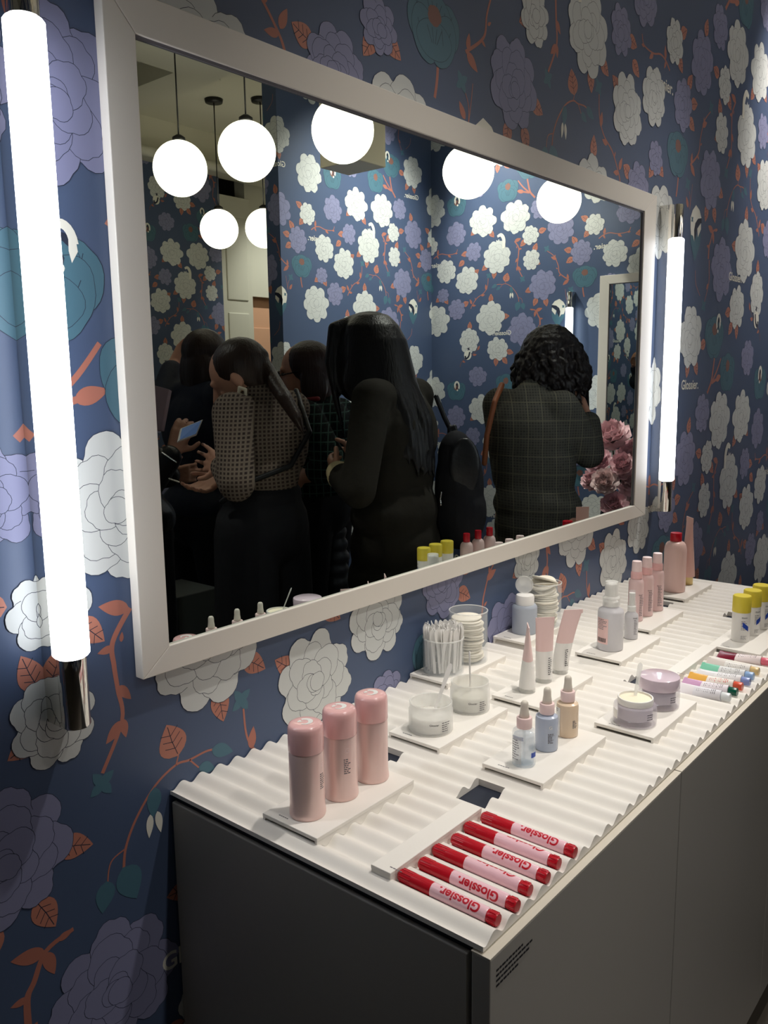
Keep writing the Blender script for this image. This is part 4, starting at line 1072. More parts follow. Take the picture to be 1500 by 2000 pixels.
class Fig:
    def __init__(s): s.mb = MB()
    def ell(s, c, l, h, u, n=18):
        """ellipsoid at c with half axis vectors l, h, u"""
        vs = []; fs = []
        st = 12
        for i in range(1, st):
            t = PI * i / st
            for k in range(n):
                a = 2 * PI * k / n
                vs.append(c + l * (math.sin(t) * math.cos(a)) + h * (math.sin(t) * math.sin(a)) + u * math.cos(t))
        vs.append(c + u); vs.append(c - u); T, B = len(vs) - 2, len(vs) - 1
        for i in range(st - 2):
            for k in range(n): fs.append((i * n + k, (i + 1) * n + k, (i + 1) * n + (k + 1) % n, i * n + (k + 1) % n))
        for k in range(n): fs.append((T, k, (k + 1) % n)); fs.append((B, (st - 2) * n + (k + 1) % n, (st - 2) * n + k))
        s.mb.add(vs, fs); return s
    def cap(s, p, q, r1, r2, n=14):
        ax = (q - p); L = ax.length; ax = ax / L if L > 1e-6 else ZZ
        u = ax.orthogonal().normalized(); w = ax.cross(u)
        prof = [(-math.cos(a) * r1, math.sin(a) * r1) for a in [PI / 2 * i / 4 for i in range(1, 5)]] + [(L + math.sin(a) * r2, math.cos(a) * r2) for a in [PI / 2 * i / 4 for i in range(0, 4)]]
        vs = [p - ax * r1]; fs = []
        for z, r in prof:
            for k in range(n): a = 2 * PI * k / n; vs.append(p + ax * z + u * (r * math.cos(a)) + w * (r * math.sin(a)))
        vs.append(q + ax * r2); m = len(prof)
        for k in range(n):
            fs.append((0, 1 + (k + 1) % n, 1 + k)); fs.append((len(vs) - 1, 1 + (m - 1) * n + k, 1 + (m - 1) * n + (k + 1) % n))
        for i in range(m - 1):
            for k in range(n): fs.append((1 + i * n + k, 1 + i * n + (k + 1) % n, 1 + (i + 1) * n + (k + 1) % n, 1 + (i + 1) * n + k))
        s.mb.add(vs, fs); return s
    def chain(s, P, R):
        for a, b, r1, r2 in zip(P, P[1:], R, R[1:]): s.cap(a, b, r1, r2)
        return s
    def fin(s, name, m, parent, voxel=.008, smooth=6, fac=.5, disp=0.0):
        me = bpy.data.meshes.new(name); me.from_pydata(s.mb.v, [], s.mb.f); o = bpy.data.objects.new(name, me); C.objects.link(o)
        if voxel:
            md = o.modifiers.new('r', 'REMESH'); md.mode = 'VOXEL'; md.voxel_size = voxel; md.use_smooth_shade = True
            if smooth: sm = o.modifiers.new('s', 'SMOOTH'); sm.iterations = smooth; sm.factor = fac
        if disp:
            tx = bpy.data.textures.new('curl', 'CLOUDS'); tx.noise_scale = .022; dm = o.modifiers.new('d', 'DISPLACE'); dm.texture = tx; dm.strength = disp; dm.texture_coords = 'LOCAL'
        dg = bpy.context.evaluated_depsgraph_get(); me2 = bpy.data.meshes.new_from_object(o.evaluated_get(dg))
        bpy.data.objects.remove(o); bpy.data.meshes.remove(me)
        me2.name = name; base = Vector(parent.location) if parent else Vector((0, 0, 0))
        for v in me2.vertices: v.co = real(v.co) - base
        me2.flip_normals(); me2.materials.clear(); me2.materials.append(m)
        for p in me2.polygons: p.use_smooth = True
        o = bpy.data.objects.new(name, me2); C.objects.link(o)
        if parent: o.parent = parent
        return o

def hand(F, wrist, d, palm_n, length=.175, curl=.4, spread=.25, thumb=1):
    """palm, four unequal bent fingers and a thumb leaving the side of the palm"""
    d = d.normalized(); n = (palm_n - d * palm_n.dot(d)).normalized(); s = d.cross(n)
    pl = length * .48
    for k in (-1, -.33, .33, 1):
        F.cap(wrist + s * (.012 * k), wrist + d * pl + s * (.027 * k), .014, .012)
    for k, (off, fl) in enumerate(((-.030, .36), (-.010, .44), (.010, .47), (.030, .42))):
        p = wrist + d * pl + s * off; a = 0; L = length * fl * 1.15
        dd = (d + s * (off * spread * 12)).normalized()
        for seg, (fr, r) in enumerate(((.45, .0088), (.31, .0080), (.24, .0072))):
            a += curl * (.6 if seg == 0 else 1.0)
            q = p + (dd * math.cos(a) + n * math.sin(a)) * (L * fr)
            F.cap(p, q, r, r * .94, 10); p = q
    p = wrist + d * (pl * .25) + s * (.022 * thumb)
    q = p + (d * .55 + s * (.75 * thumb) + n * .35).normalized() * .042; F.cap(p, q, .0125, .0098, 10)
    r = q + (d * .85 + s * (.35 * thumb) + n * .3).normalized() * .030; F.cap(q, r, .0095, .0085, 10)

def head(F, c, face, up, k=1.0):
    """skull, jaw, brow, nose, lips, chin and ears; face = looking direction"""
    f = face.normalized(); u = (up - f * up.dot(f)).normalized(); s = f.cross(u)
    F.ell(c + u * .022 * k - f * .012 * k, s * .074 * k, f * .094 * k, u * .092 * k)
    F.ell(c + f * .022 * k - u * .035 * k, s * .058 * k, f * .068 * k, u * .078 * k)
    F.ell(c + f * .062 * k - u * .088 * k, s * .022 * k, f * .022 * k, u * .020 * k)                       # chin
    F.cap(c + f * .082 * k + u * .010 * k, c + f * .106 * k - u * .030 * k, .010 * k, .0125 * k, 10)     # nose
    F.cap(c + f * .080 * k - u * .058 * k - s * .016 * k, c + f * .080 * k - u * .058 * k + s * .016 * k, .0085 * k, .0085 * k, 10)  # lips
    F.cap(c + f * .076 * k + u * .022 * k - s * .030 * k, c + f * .076 * k + u * .022 * k + s * .030 * k, .011 * k, .011 * k, 10)    # brow
    for g in (-1, 1): F.ell(c + s * (.074 * g) * k - f * .008 * k - u * .008 * k, s * .010 * k, f * .018 * k, u * .030 * k, 10)
    return f, u, s
def person(loc_v, label):
    b = real(loc_v); return empty('person', (b.x, b.y, 0), 0, label, 'person')
FLOORV = -CAM.z
def legs(F, hip, l, h, r=(.082, .058, .048), spread=.09, ankle=.05):
    for g in (-1, 1):
        a = hip + l * (spread * g); kn = Vector((a.x, a.y, FLOORV + .48)) + h * .02; an = Vector((a.x, a.y, FLOORV + .09)) - h * .01
        F.chain([a, kn, an], r)
def shoes(hip, l, h, par, spread=.09, m=None):
    for g in (-1, 1):
        F = Fig(); a = hip + l * (spread * g); p = Vector((a.x, a.y, FLOORV + .036)) - h * .04
        F.cap(p, p + h * .16, .036, .032); F.ell(p + ZZ * .035, l * .036, h * .042, ZZ * .05)
        F.fin('shoe', m or SHOE, par, .008, 3)
def body_core(F, chest, pel, neck, l, h):
    F.ell(chest, l * .13, h * .085, ZZ * .14); F.ell(pel, l * .125, h * .085, ZZ * .14); F.ell((chest + pel) / 2, l * .11, h * .08, ZZ * .18)
def torso(F, chest, pel, sh, l, h, k=1.0, waist=.135, hip=.165):
    F.cap(sh[0], sh[1], .058 * k, .058 * k); F.ell(chest, l * .165 * k, h * .118 * k, ZZ * .17)
    F.ell(chest * .5 + pel * .5, l * waist * k, h * .105 * k, ZZ * .17); F.ell(pel, l * hip * k, h * .118 * k, ZZ * .10)
    F.cap(sh[0] * .6 + sh[1] * .4, (sh[0] + sh[1]) / 2 + ZZ * .055 + h * .01, .05 * k, .05 * k)

# ---- person in the patterned roll-neck, head bent over her hands
h = (-RH * .86 + FH * .50).normalized(); l = Vector((h.y, -h.x, 0))
D = 2.75; pel = vp(512, 985, D); chest = vp(522, 862, D); neck = vp(498, 800, D - .02); hc = vp(466, 738, D - .05)
P = person(pel, 'person in a small patterned roll-neck with brown ponytail, head bent over raised hands')
sL = chest + ZZ * .10 - l * .155 + h * .01; sR = chest + ZZ * .10 + l * .155 + h * .01
eL = vp(462, 945, D - .24); wL = vp(430, 908, D - .12); eR = sR + h * .10 - ZZ * .27 + l * .03; wR = vp(432, 930, D + .10)
F = Fig(); body_core(F, chest, pel, neck, l, h); fdir = (-RH * .84 + FH * .06 - ZZ * .50).normalized()
fu = head(F, hc, fdir, ZZ * .9 - RH * .5); F.cap(neck - ZZ * .05, hc - fu[1] * .04 - fu[0] * .02, .050, .048)
F.chain([sL, eL, wL], (.042, .036, .027)); F.chain([sR, eR, wR], (.042, .036, .027)); legs(F, pel - ZZ * .05, l, h)
hand(F, wL, vp(388, 892, D + .04) - wL, -l + ZZ * .3, .17, .12, .5, -1); hand(F, wR, vp(404, 948, D + .05) - wR, -l, .165, .35, .2, 1)
F.fin('body', SKIN, P, .0055, 3)
TOP1 = weave('knit_pattern', (52, 42, 40), (70, 56, 52), (122, 108, 96), .0125, .0125, .0030, .9, 0)
F = Fig(); torso(F, chest, pel + ZZ * .10, (sL, sR), l, h, 1.02, .135, .14); F.chain([sL, eL, wL + (eL - wL) * .12], (.066, .056, .038)); F.chain([sR, eR, wR + (eR - wR) * .12], (.064, .054, .038))
F.cap(chest + ZZ * .10 - h * .01, neck * .40 + hc * .60 - fu[0] * .034 - ZZ * .030, .088, .066)
F.fin('roll_neck', TOP1, P, .007, 6)
F = Fig(); F.ell(pel + ZZ * .03, l * .158, h * .118, ZZ * .07); F.ell(pel - ZZ * .07, l * .175, h * .14, ZZ * .15)
for g in (-1, 1):
    a = pel - ZZ * .08 + l * (.085 * g); F.chain([a, Vector((a.x, a.y, FLOORV + .5)) + l * .02 * g, Vector((a.x, a.y, FLOORV + .10)) + l * .03 * g], (.105, .105, .115))
F.fin('trousers', BLACK_CLOTH, P, .010, 5); shoes(pel, l, h, P)
f, u, s = fu
F = Fig(); F.ell(hc + u * .030 - f * .026, s * .083, f * .096, u * .090); F.ell(hc - f * .040 + u * .005, s * .070, f * .056, u * .085)
kn = hc - f * .096 + u * .02; F.ell(kn, s * .03, f * .03, u * .03)
F.chain([kn, vp(530, 738, D - .09), vp(556, 778, D - .15), vp(578, 815, D - .17), vp(592, 846, D - .15)], (.022, .026, .024, .018, .005))
F.fin('hair', HAIR_BROWN, P, .006, 4)
F = Fig(); er = hc - s * .086 - u * .050 - f * .004 if (hc - s).dot(FH) < hc.dot(FH) else hc + s * .086 - u * .050 - f * .004
F.chain([er + f * .0 + u * .016, er + f * .013, er - u * .018, er - f * .013, er + u * .016], (.0055,) * 5); F.fin('earring', mat('earring_ivory', (226, 214, 190), .3), P, .002, 1)
F = Fig(); F.chain([sR + ZZ * .062 - h * .02, chest - h * .135 + l * .05 + ZZ * .03, chest - h * .13 - l * .05 - ZZ * .07, pel - l * .15 - h * .06 + ZZ * .09, pel - l * .175 + h * .02 + ZZ * .03], (.009,) * 5)
F.fin('bag_strap', LEATHER, P, .004, 2)

# ---- person with bobbed hair, glasses and dark green jumper
h = (-RH * .92 + FH * .38).normalized(); l = Vector((h.y, -h.x, 0))
D = 3.30; pel = vp(625, 975, D); chest = vp(632, 858, D); neck = vp(620, 795, D); hc = vp(592, 728, D - .03)
P = person(pel, 'person with a dark bob, glasses and a dark green jumper with a red strap')
sL = chest + ZZ * .095 - l * .15; sR = chest + ZZ * .095 + l * .15; eL = vp(650, 905, D - .22); wL = vp(600, 930, D - .18); eR = sR - ZZ * .26 + h * .06; wR = eR + h * .2 + ZZ * .02
F = Fig(); body_core(F, chest, pel, neck, l, h); fu = head(F, hc, (-RH * .97 - FH * .04 - ZZ * .12).normalized(), ZZ); F.cap(neck - ZZ * .05, hc - ZZ * .05, .050, .048)
F.chain([sL, eL, wL], (.042, .036, .027)); F.chain([sR, eR, wR], (.042, .036, .027)); legs(F, pel - ZZ * .05, l, h)
hand(F, wL, h + ZZ * .05, l - ZZ * .2, .165, .5, .15, 1); hand(F, wR, h, -l, .165, .5, .15, 1); F.fin('body', SKIN, P, .0055, 3)
F = Fig(); torso(F, chest, pel + ZZ * .06, (sL, sR), l, h, 1.05, .145, .155); F.chain([sL, eL, eL * .45 + wL * .55], (.068, .060, .052)); F.chain([sR, eR, eR * .4 + wR * .6], (.066, .058, .050)); F.cap(neck - ZZ * .03, neck + ZZ * .012, .068, .062)
F.fin('jumper', weave('green_knit', (30, 52, 46), (22, 40, 37), (13, 18, 19), .013, .017, .0050, .9, .5, ((66, 92, 84), .026, .033, .0022)), P, .008, 6)
F = Fig(); F.ell(pel - ZZ * .02, l * .165, h * .125, ZZ * .14); legs(F, pel - ZZ * .06, l, h, (.095, .070, .060)); F.fin('trousers', BLACK_CLOTH, P, .010, 5); shoes(pel, l, h, P)
f, u, s = fu
F = Fig(); F.ell(hc + u * .030 - f * .030, s * .092, f * .098, u * .092); F.ell(hc - f * .045 - u * .035, s * .096, f * .072, u * .105)
for g in (-1, 1): F.ell(hc + s * (.080 * g) - f * .036 - u * .055, s * .020, f * .052, u * .085)
F.fin('hair', HAIR_RED, P, .006, 4)
F = Fig()
for g in (-1, 1):
    c = hc + f * .092 + s * (.032 * g) + u * .002; pr = [c + s * (.024 * math.cos(a)) + u * (.019 * math.sin(a)) for a in [2 * PI * k / 12 for k in range(13)]]; F.chain(pr, (.0028,) * 13)
    F.cap(c + s * (.022 * g), hc + s * (.080 * g) - f * .01 + u * .006, .0028, .0028)
F.fin('glasses', mat('glasses_black', (14, 18, 20), .25), P, .002, 1)
for g in (-1, 1):
    F = Fig(); F.ell(hc + f * .077 + s * (.031 * g) + u * .004, s * .012, f * .008, u * .006); F.fin('eye', M['black'], P, 0)
F = Fig(); F.chain([sL + ZZ * .066 - h * .03 + l * .05, sL + ZZ * .060 + h * .035 + l * .055, chest + h * .125 - l * .01 + ZZ * .02, pel + h * .13 + l * .08 + ZZ * .14], (.010,) * 4); F.fin('bag_strap', mat('strap_red', (140, 44, 48), .5), P, .004, 2)
# dark quilted coat over her arm
F = Fig(); a = vp(652, 965, D + .02)
for k in range(9): F.ell(a - ZZ * (.045 + .052 * k) + RH * .004 * math.sin(k * 2), RH * (.050 + .002 * k), FH * .055, ZZ * .034)
F.cap(a, a - ZZ * .46, .04, .045); o = F.fin('puffer_coat', noise_bump(mat('puffer_grey', (50, 50, 54), .45), 20, .2), None, .008, 3)
tag(o, 'dark grey quilted coat hanging between the green jumper and the black haired person', 'coat')

# ---- person with long black hair and long dark coat
h = (-RH * .88 + FH * .45).normalized(); l = Vector((h.y, -h.x, 0))
D = 2.80; pel = vp(772, 1000, D); chest = vp(772, 850, D); neck = vp(748, 770, D); hc = vp(712, 690, D - .02)
P = person(pel, 'person with long black hair and a long dark olive coat, nearest the mirror centre')
sL = chest + ZZ * .125 - l * .165; sR = chest + ZZ * .125 + l * .165; eL = vp(700, 960, D - .26); wL = vp(662, 925, D - .14); eR = sR - ZZ * .28 + h * .04; wR = eR + h * .2 + ZZ * .06
F = Fig(); body_core(F, chest, pel, neck, l, h); fu = head(F, hc, (h * .9 - ZZ * .35).normalized(), ZZ); F.cap(neck - ZZ * .06, hc - ZZ * .05, .050, .048)
F.chain([sL, eL, wL], (.042, .036, .027)); F.chain([sR, eR, wR], (.042, .036, .027)); legs(F, pel - ZZ * .05, l, h)
hand(F, wL, vp(646, 912, D - .06) - wL, l * .8 + ZZ * .2, .165, .55, .1, -1); hand(F, wR, h, -l, .165, .5, .15, 1); F.fin('body', SKIN, P, .0055, 3)
F = Fig(); torso(F, chest, pel, (sL, sR), l, h, 1.14, .160, .180); F.chain([sL, eL, eL * .15 + wL * .85], (.064, .055, .047)); F.chain([sR, eR, wR], (.064, .055, .047)); F.cap(neck - ZZ * .05, neck + ZZ * .01, .08, .07)
b = Vector((pel.x, pel.y, FLOORV + .42)); 
for k in range(6):
    t = k / 5; c = pel.lerp(b, t); F.ell(c, l * (.185 + .03 * t), h * (.135 + .05 * t), ZZ * .14)
F.fin('long_coat', OLIVE, P, .010, 5)
F = Fig(); F.cap(eL * .10 + wL * .90, eL * -.04 + wL * 1.04, .048, .040); F.fin('cuff', cloth('cream_cuff', (196, 180, 140)), P, .005, 3)
F = Fig(); legs(F, pel - ZZ * .1, l, h, (.080, .062, .055)); F.fin('trousers', BLACK_CLOTH, P, .010, 4); shoes(pel, l, h, P)
f, u, s = fu
F = Fig(); F.ell(hc + ZZ * .032 - h * .020, l * .098, h * .118, ZZ * .104); F.ell(hc - h * .065 - ZZ * .04, l * .105, h * .095, ZZ * .14)
F.ell(hc + h * .010 - l * .052 - ZZ * .035, l * .045, h * .078, ZZ * .125)
q = random.Random(3)
for k in range(46):      # hanging locks round back and sides
    a = PI * (-.12 + 1.22 * k / 45); dr = l * (math.cos(a) * -.098) - h * (math.sin(a) * .11) - h * .03
    p0 = hc + ZZ * .105 + dr * .45 - h * .01; ln = q.uniform(.22, .34) + .12 * max(0, math.sin(a))
    p1_ = hc + ZZ * .03 + dr * .80 - h * .01; p0_ = p1_; F.chain([p0, hc + ZZ * .075 + dr * .70, p1_, p1_ - ZZ * .13 + dr * .22, p1_ - ZZ * (ln * .72) + dr * .42 - h * .035, p1_ - ZZ * ln + dr * .50 - h * .05], (.020, .024, .026, .028, .020, .004))
for k in range(5):       # front strands falling by the face
    F.chain([hc + ZZ * .115 + h * .01, hc + ZZ * .080 + h * (.048 + .006 * k) - l * (.03 + .01 * k), hc - ZZ * .03 + h * (.066 + .004 * k) - l * (.055 + .008 * k), hc - ZZ * .10 + h * .075 - l * .08, hc - ZZ * (.17 + .03 * k) + h * (.07 - .01 * k) - l * .085], (.020, .022, .018, .013, .003))
F.fin('hair', HAIR_BLACK, P, .006, 2)
# bag on her back
F = Fig(); bc = vp(897, 955, D + .05); 
F.ell(bc, RH * .085, FH * .07, ZZ * .19); F.ell(bc - ZZ * .08, RH * .095, FH * .08, ZZ * .13); F.ell(bc + ZZ * .11 - RH * .012, RH * .062, FH * .055, ZZ * .09)
rb = empty('backpack', tuple(real(bc - ZZ * .2)), 0, 'black slouchy backpack hanging behind the black haired person', 'bag')
F.fin('bag_body', BLACK_CLOTH, rb, .007, 4)
F = Fig(); F.chain([vp(852, 775, D + .04), vp(868, 815, D + .06), vp(884, 848, D + .06), vp(892, 880, D + .05)], (.009,) * 4); F.chain([vp(876, 880, D + .04), vp(878, 838, D + .05), vp(888, 833, D + .05), vp(897, 880, D + .05)], (.008,) * 4); F.fin('shoulder_strap', LEATHER, rb, .004, 2)
F = Fig(); F.ell(bc + ZZ * .08 - FH * .055 + RH * .012, RH * .055, FH * .016, ZZ * .10); F.fin('flap', LEATHER, rb, .005, 3)
F = Fig(); F.chain([vp(862, 962, D - .03), vp(860, 975, D - .03), vp(861, 986, D - .03)], (.004, .003, .004)); F.fin('buckle', M['chrome'], rb, .0025, 1)

# ---- person with curly hair and checked coat, holding a phone up
h = (FH * .75 + RH * .62).normalized(); l = Vector((h.y, -h.x, 0))
D = 3.20; pel = vp(1048, 985, D); chest = vp(1034, 850, D); neck = vp(1068, 768, D + .02); hc = vp(1076, 706, D + .03)
P = person(pel, 'person with dark curly hair and a grey checked coat, back turned, lifting a phone')
sL = chest + ZZ * .115 - l * .135; sR = chest + ZZ * .105 + l * .135; eR = vp(1150, 885, D - .02); wR = vp(1150, 818, D + .04); eL = sL - ZZ * .26 + h * .05; wL = eL + h * .22 - ZZ * .05
F = Fig(); body_core(F, chest, pel, neck, l, h); fu = head(F, hc, (h - ZZ * .1).normalized(), ZZ); F.cap(neck - ZZ * .06, hc - ZZ * .05, .050, .048)
F.chain([sL, eL, wL], (.042, .036, .027)); F.chain([sR, eR, wR], (.042, .036, .027)); legs(F, pel - ZZ * .05, l, h)
hand(F, wR, vp(1138, 786, D + .09) - wR, -h * .3 - l * .8, .165, .55, .12, -1); hand(F, wL, h, -l, .165, .5, .15, 1); F.fin('body', SKIN, P, .0055, 3)
CHECK = weave('check_coat', (74, 73, 68), (62, 61, 58), (88, 86, 78), .010, .010, .0016, .9, 0, ((108, 104, 90), .050, .066, .0018))
F = Fig(); torso(F, chest, pel, (sL, sR), l, h, 1.10, .160, .165); F.chain([sL, eL, wL], (.068, .058, .050)); F.chain([sR, eR, wR + (eR - wR) * .12], (.068, .060, .046)); F.cap(chest + ZZ * .11, neck + ZZ * .035, .088, .078)
b = Vector((pel.x, pel.y, FLOORV + .50))
for k in range(6):
    t = k / 5; c = pel.lerp(b, t); F.ell(c, l * (.168 + .02 * t), h * (.128 + .03 * t), ZZ * .14)
F.fin('checked_coat', CHECK, P, .010, 5)
F = Fig(); legs(F, pel - ZZ * .1, l, h, (.080, .062, .055)); F.fin('trousers', BLACK_CLOTH, P, .010, 4); shoes(pel, l, h, P)
F = Fig(); F.ell(hc + ZZ * .025 - h * .01, l * .115, h * .115, ZZ * .115); F.ell(hc - ZZ * .06 - h * .02, l * .126, h * .11, ZZ * .10); F.ell(hc - ZZ * .13 - h * .045, l * .105, h * .085, ZZ * .075)
q = random.Random(12)
for k in range(300):     # loose ringlets over the whole crown
    a = q.uniform(0, 2 * PI); e = q.uniform(-.35, 1.5); dr = (l * math.cos(a) + h * math.sin(a) * .9) * math.cos(e) + ZZ * math.sin(e)
    if dr.dot(h) > .8: continue
    p0 = hc + Vector((dr.x * .118, dr.y * .118, dr.z * .112 + .012)); out = Vector((dr.x, dr.y, 0)) * .024
    Pc = [p0]; n_ = 5
    for j in range(1, n_ + 1):
        tw = j * 1.7 + k; Pc.append(p0 + out * min(1, j * .5) - ZZ * (.024 * j * q.uniform(.9, 1.2)) + l * (.011 * math.cos(tw)) + h * (.011 * math.sin(tw)))
    F.chain(Pc, (.008, .0095, .010, .009, .007, .003))
F.fin('hair', HAIR_DARK, P, .0042, 1, disp=.012)
F = Fig(); F.chain([vp(980, 752, D), vp(966, 785, D - .05), vp(951, 850, D - .02), vp(946, 905, D + .02)], (.012, .011, .011, .011)); F.fin('bag_strap', mat('tan_leather', (156, 92, 60), .5), P, .004, 2)
ph = MB().box((-.037, -.004, -.075), (.037, .004, .075)); pc = real(vp(1134, 770, D + .12)); o = ph.build('phone', mat('phone_black', (16, 16, 18), .15), None, bevel=.003); o.location = pc; o.rotation_euler = (.1, 0, .55)
tag(o, 'black phone held up by the curly haired person', 'phone')

# ---- person with long brown hair and dark jacket at the left, further back
h = (RH * .62 + FH * .75).normalized(); l = Vector((h.y, -h.x, 0))
D = 3.60; pel = vp(385, 985, D); chest = vp(385, 838, D); neck = vp(398, 752, D); hc = vp(408, 700, D)
P = person(pel, 'person with long brown hair and a dark navy jacket, seen from behind at the left')
sL = chest + ZZ * .14 - l * .165; sR = chest + ZZ * .14 + l * .165; eL = sL - ZZ * .24 - l * .07 + h * .05; wL = vp(338, 712, D + .10); eR = sR - ZZ * .28 + h * .06; wR = eR + h * .22
eL = vp(322, 775, D + .02)
F = Fig(); body_core(F, chest, pel, neck, l, h); fu = head(F, hc, h, ZZ); F.cap(neck - ZZ * .06, hc - ZZ * .05, .050, .048)
F.chain([sL, eL, wL], (.042, .036, .027)); F.chain([sR, eR, wR], (.042, .036, .027)); legs(F, pel - ZZ * .05, l, h)
hand(F, wL, vp(352, 692, D + .12) - wL, l, .165, .5, .12, 1); hand(F, wR, h, -l, .165, .5, .15, 1); F.fin('body', SKIN, P, .0055, 3)
F = Fig(); torso(F, chest, pel, (sL, sR), l, h, 1.12, .155, .170); F.chain([sL, eL, eL * .2 + wL * .8], (.076, .064, .050)); F.chain([sR, eR, wR], (.076, .064, .050)); F.cap(neck - ZZ * .06, neck, .075, .068); F.fin('jacket', NAVY_JACKET, P, .010, 5)
F = Fig(); F.ell(pel - ZZ * .05, l * .17, h * .13, ZZ * .14); legs(F, pel - ZZ * .06, l, h, (.098, .074, .064)); F.fin('trousers', BLACK_CLOTH, P, .010, 5); shoes(pel, l, h, P)
F = Fig(); F.ell(hc + ZZ * .030 - h * .022, l * .090, h * .104, ZZ * .096); F.ell(hc - h * .06 - ZZ * .06, l * .095, h * .070, ZZ * .13); F.ell(hc - h * .07 - ZZ * .16, l * .092, h * .05, ZZ * .11)
for k in range(14):
    p0 = hc - h * .075 + l * (-.085 + .013 * k) - ZZ * .14; F.cap(p0, p0 - ZZ * (.12 + .03 * (k % 3)), .018, .006)
F.fin('hair', HAIR_BROWN, P, .006, 3)

# ---- person at the mirror's left edge holding a white tablet
h = (RH * .80 + FH * .58).normalized(); l = Vector((h.y, -h.x, 0))
D = 2.95; pel = vp(262, 1010, D); chest = vp(225, 870, D); neck = vp(222, 790, D); hc = vp(225, 725, D)
P = person(pel, 'person in a black zip jacket at the left mirror edge, holding out a white tablet')
sL = chest + ZZ * .13 - l * .165; sR = chest + ZZ * .13 + l * .165; eR = vp(285, 945, D - .10); wR = vp(338, 885, D - .05); eL = sL - ZZ * .27 + h * .05; wL = eL + h * .2
F = Fig(); body_core(F, chest, pel, neck, l, h); head(F, hc, (h - ZZ * .3).normalized(), ZZ); F.cap(neck - ZZ * .06, hc - ZZ * .05, .050, .048)
F.chain([sL, eL, wL], (.042, .036, .027)); F.chain([sR, eR, wR], (.042, .036, .027)); legs(F, pel - ZZ * .05, l, h)
hand(F, wR, vp(352, 850, D - .03) - wR, l * -.6 + h * .5, .165, .45, .2, -1); hand(F, wL, h, -l, .165, .5, .15, 1); F.fin('body', SKIN, P, .0055, 3)
F = Fig(); torso(F, chest, pel, (sL, sR), l, h, 1.14, .158, .175); F.chain([sL, eL, wL], (.074, .062, .050)); F.chain([sR, eR, wR + (eR - wR) * .15], (.074, .062, .046)); F.fin('jacket', LEATHER, P, .010, 5)
F = Fig(); F.ell(pel - ZZ * .06, l * .17, h * .13, ZZ * .16); legs(F, pel - ZZ * .06, l, h, (.10, .076, .066)); F.fin('trousers', BLACK_CLOTH, P, .010, 5); shoes(pel, l, h, P)
F = Fig(); F.ell(hc + ZZ * .028 - h * .024, l * .088, h * .100, ZZ * .092); F.ell(hc - h * .06 - ZZ * .05, l * .088, h * .06, ZZ * .12); F.fin('hair', HAIR_DARK, P, .006, 3)
for k, (a, b) in enumerate((((316, 884), (344, 903)), ((330, 935), (350, 942)))):
    F = Fig(); F.cap(vp(a[0], a[1], D - .20), vp(b[0], b[1], D - .19), .003, .003); F.fin('zip', M['chrome'], P, .0015, 0)
def quad_box(name, corners, th, m, parent=None, inset=0.0):
    A = [real(p) for p in corners]; n = (A[1] - A[0]).cross(A[3] - A[0]).normalized(); cc = sum(A, Vector()) / 4
    A = [cc + (p - cc) * (1 - inset) for p in A]
    mb = MB(); mb.add([p - n * th for p in A] + [p + n * th for p in A], [(0, 3, 2, 1), (4, 5, 6, 7), (0, 1, 5, 4), (1, 2, 6, 5), (2, 3, 7, 6), (3, 0, 4, 7)])
    base = Vector(parent.location) if parent else Vector((0, 0, 0)); mb.v = [tuple(Vector(p) - base) for p in mb.v]
    return mb.build(name, m, parent, bevel=.002 if not inset else 0, fixn=True)
tc4 = [vp(346, 864, 2.68), vp(384, 850, 2.74), vp(396, 820, 2.78), vp(352, 838, 2.72)]
tb = empty('tablet', tuple(real(tc4[0])), 0, 'white tablet with a blue lit screen held in front of the dark jackets', 'tablet')
quad_box('case', tc4, .004, M['white_plastic'], tb)
quad_box('screen', [p - (FH * .2 + ZZ * .1).normalized() * 0 for p in tc4], .0052, mat('screen_blue', (90, 112, 150), .2, emit=(92, 116, 160), es=.35), tb, .16)
# pink folder at the mirror edge and grey stand near the floor
o = quad_box('paper_bag', [vp(296, 840, 2.95), vp(318, 842, 2.95), vp(333, 762, 2.95), vp(296, 752, 2.95)], .02, mat('pink_paper', (176, 150, 158), .6)); tag(o, 'dusty pink paper bag held up at the left mirror edge', 'bag')
a = vp(352, 1180, 3.35); ra = real(a)
st = MB().box((ra.x - .10, ra.y - .12, 0), (ra.x + .10, ra.y + .12, .60)).build('grey_plinth', mat('plinth_grey', (112, 116, 112), .5), None, bevel=.004); tag(st, 'low pale grey box plinth on the floor behind the left people', 'plinth')

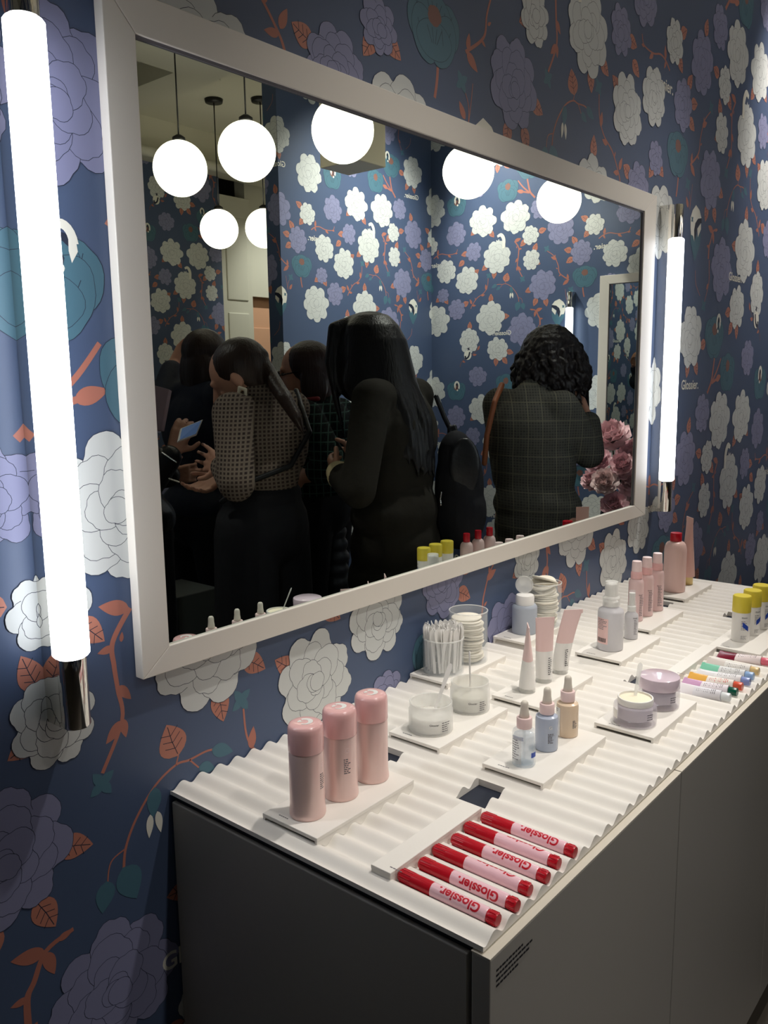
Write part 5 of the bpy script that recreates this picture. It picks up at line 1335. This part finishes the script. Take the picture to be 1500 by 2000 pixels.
# ---- peonies on the counter by the end wall
PET = [noise_bump(mat('petal_%d' % i, c, .6, sheen=.2), 40, .1, vary=.12) for i, c in enumerate(((246, 208, 212), (240, 196, 204), (232, 190, 196), (244, 218, 216)))]
def peony(c, r, m, seed):
    q = random.Random(seed); mb = MB()
    for ring, (n, tilt, sc, lift) in enumerate(((9, .25, 1.0, -.25), (8, .55, .92, -.12), (7, .85, .78, .0), (6, 1.1, .60, .08), (5, 1.3, .42, .14))):
        for k in range(n):
            a = 2 * PI * k / n + ring * .4 + q.uniform(-.15, .15); nu, nv = 7, 6; vs = []
            tl = tilt + q.uniform(-.15, .15); L = r * sc * q.uniform(.9, 1.1); W = r * .52 * (sc ** .5)
            for i in range(nv + 1):
                t = i / nv
                for j in range(nu + 1):
                    s_ = -1 + 2 * j / nu
                    wd = W * math.sin(PI * min(1, t * .62 + .08)) ; rr = L * (.12 + .88 * t); zz = L * math.sin(tl) * t ** 1.3 + .10 * r * s_ * s_ * t + r * .06 * math.sin(5 * s_ + seed) * t * t
                    rad = rr * math.cos(tl * (.5 + .5 * t))
                    x, y = rad, wd * s_ 
                    vs.append(c + Vector((x * math.cos(a) - y * math.sin(a), x * math.sin(a) + y * math.cos(a), zz + r * lift)))
            mb.add(vs, [(i * (nu + 1) + j, i * (nu + 1) + j + 1, (i + 1) * (nu + 1) + j + 1, (i + 1) * (nu + 1) + j) for i in range(nv) for j in range(nu)], 0, True)
    return mb, m
cnt_label = ['pale pink peony at the top of the bunch', 'deep pink peony left in the bunch', 'pale peony at the right edge of the bunch', 'dusty peony low in the middle of the bunch', 'small peony tucked at the left of the bunch', 'open peony lowest in the bunch', 'pink peony between the top and the middle blooms', 'peony lowest at the right of the bunch', 'peony at the back right of the bunch']
bl = [(1195, 852, 4.75, .115), (1168, 898, 4.70, .085), (1236, 888, 4.8, .11), (1182, 942, 4.62, .085), (1156, 938, 4.80, .07), (1200, 985, 4.62, .085), (1216, 910, 4.62, .085), (1240, 985, 4.75, .085), (1228, 943, 4.72, .085)]
vz = real(vp(1205, 1010, 4.85))
vase = empty('flower_vase', (vz.x, vz.y, .502), 0, 'dark vase holding the pink peonies on the end counter', 'vase')
MB().lathe([(0, 0), (.07, 0), (.085, .02), (.095, .12), (.075, .2), (.07, .2), (.085, .12), (.06, .03), (0, .03)], 32).build('vase_body', mat('vase_dark', (46, 40, 44), .3), vase)
dirr = Vector((-1, .25, .25)).normalized()
for i, (px, py, d_, r) in enumerate(bl):
    c = real(vp(px, py, d_)); ti = (c - Vector((vz.x + .1, vz.y, vz.z - .05))).normalized() * .6 + dirr * .7
    mb, m = peony(Vector((0, 0, 0)), r * .9, PET[i % 4], i + 2); o = mb.build('peony', m); o.location = c; o.rotation_euler = ti.to_track_quat('Z', 'Y').to_euler(); tag(o, cnt_label[i], 'flower', 'peonies in the vase')
    sb = Vector((vz.x, vz.y, .60)) - c; sm = MB().tube([(0, 0, 0), tuple(o.rotation_euler.to_matrix().inverted() @ (sb * .5 + Vector((0, 0, .04)))), tuple(o.rotation_euler.to_matrix().inverted() @ sb)], .004, 6).build('flower_stem', mat('stem_green', (62, 78, 52), .6) if i == 0 else M['stem'], o)
    if i == 0: M['stem'] = sm.data.materials[0]
ec = MB().box((XE - .48, -1.45, 0), (XE - .002, -.02, .50)).build('end_counter', M['cabinet'], None, bevel=.004); tag(ec, 'second grey counter under the mirror on the end wall', 'cabinet')
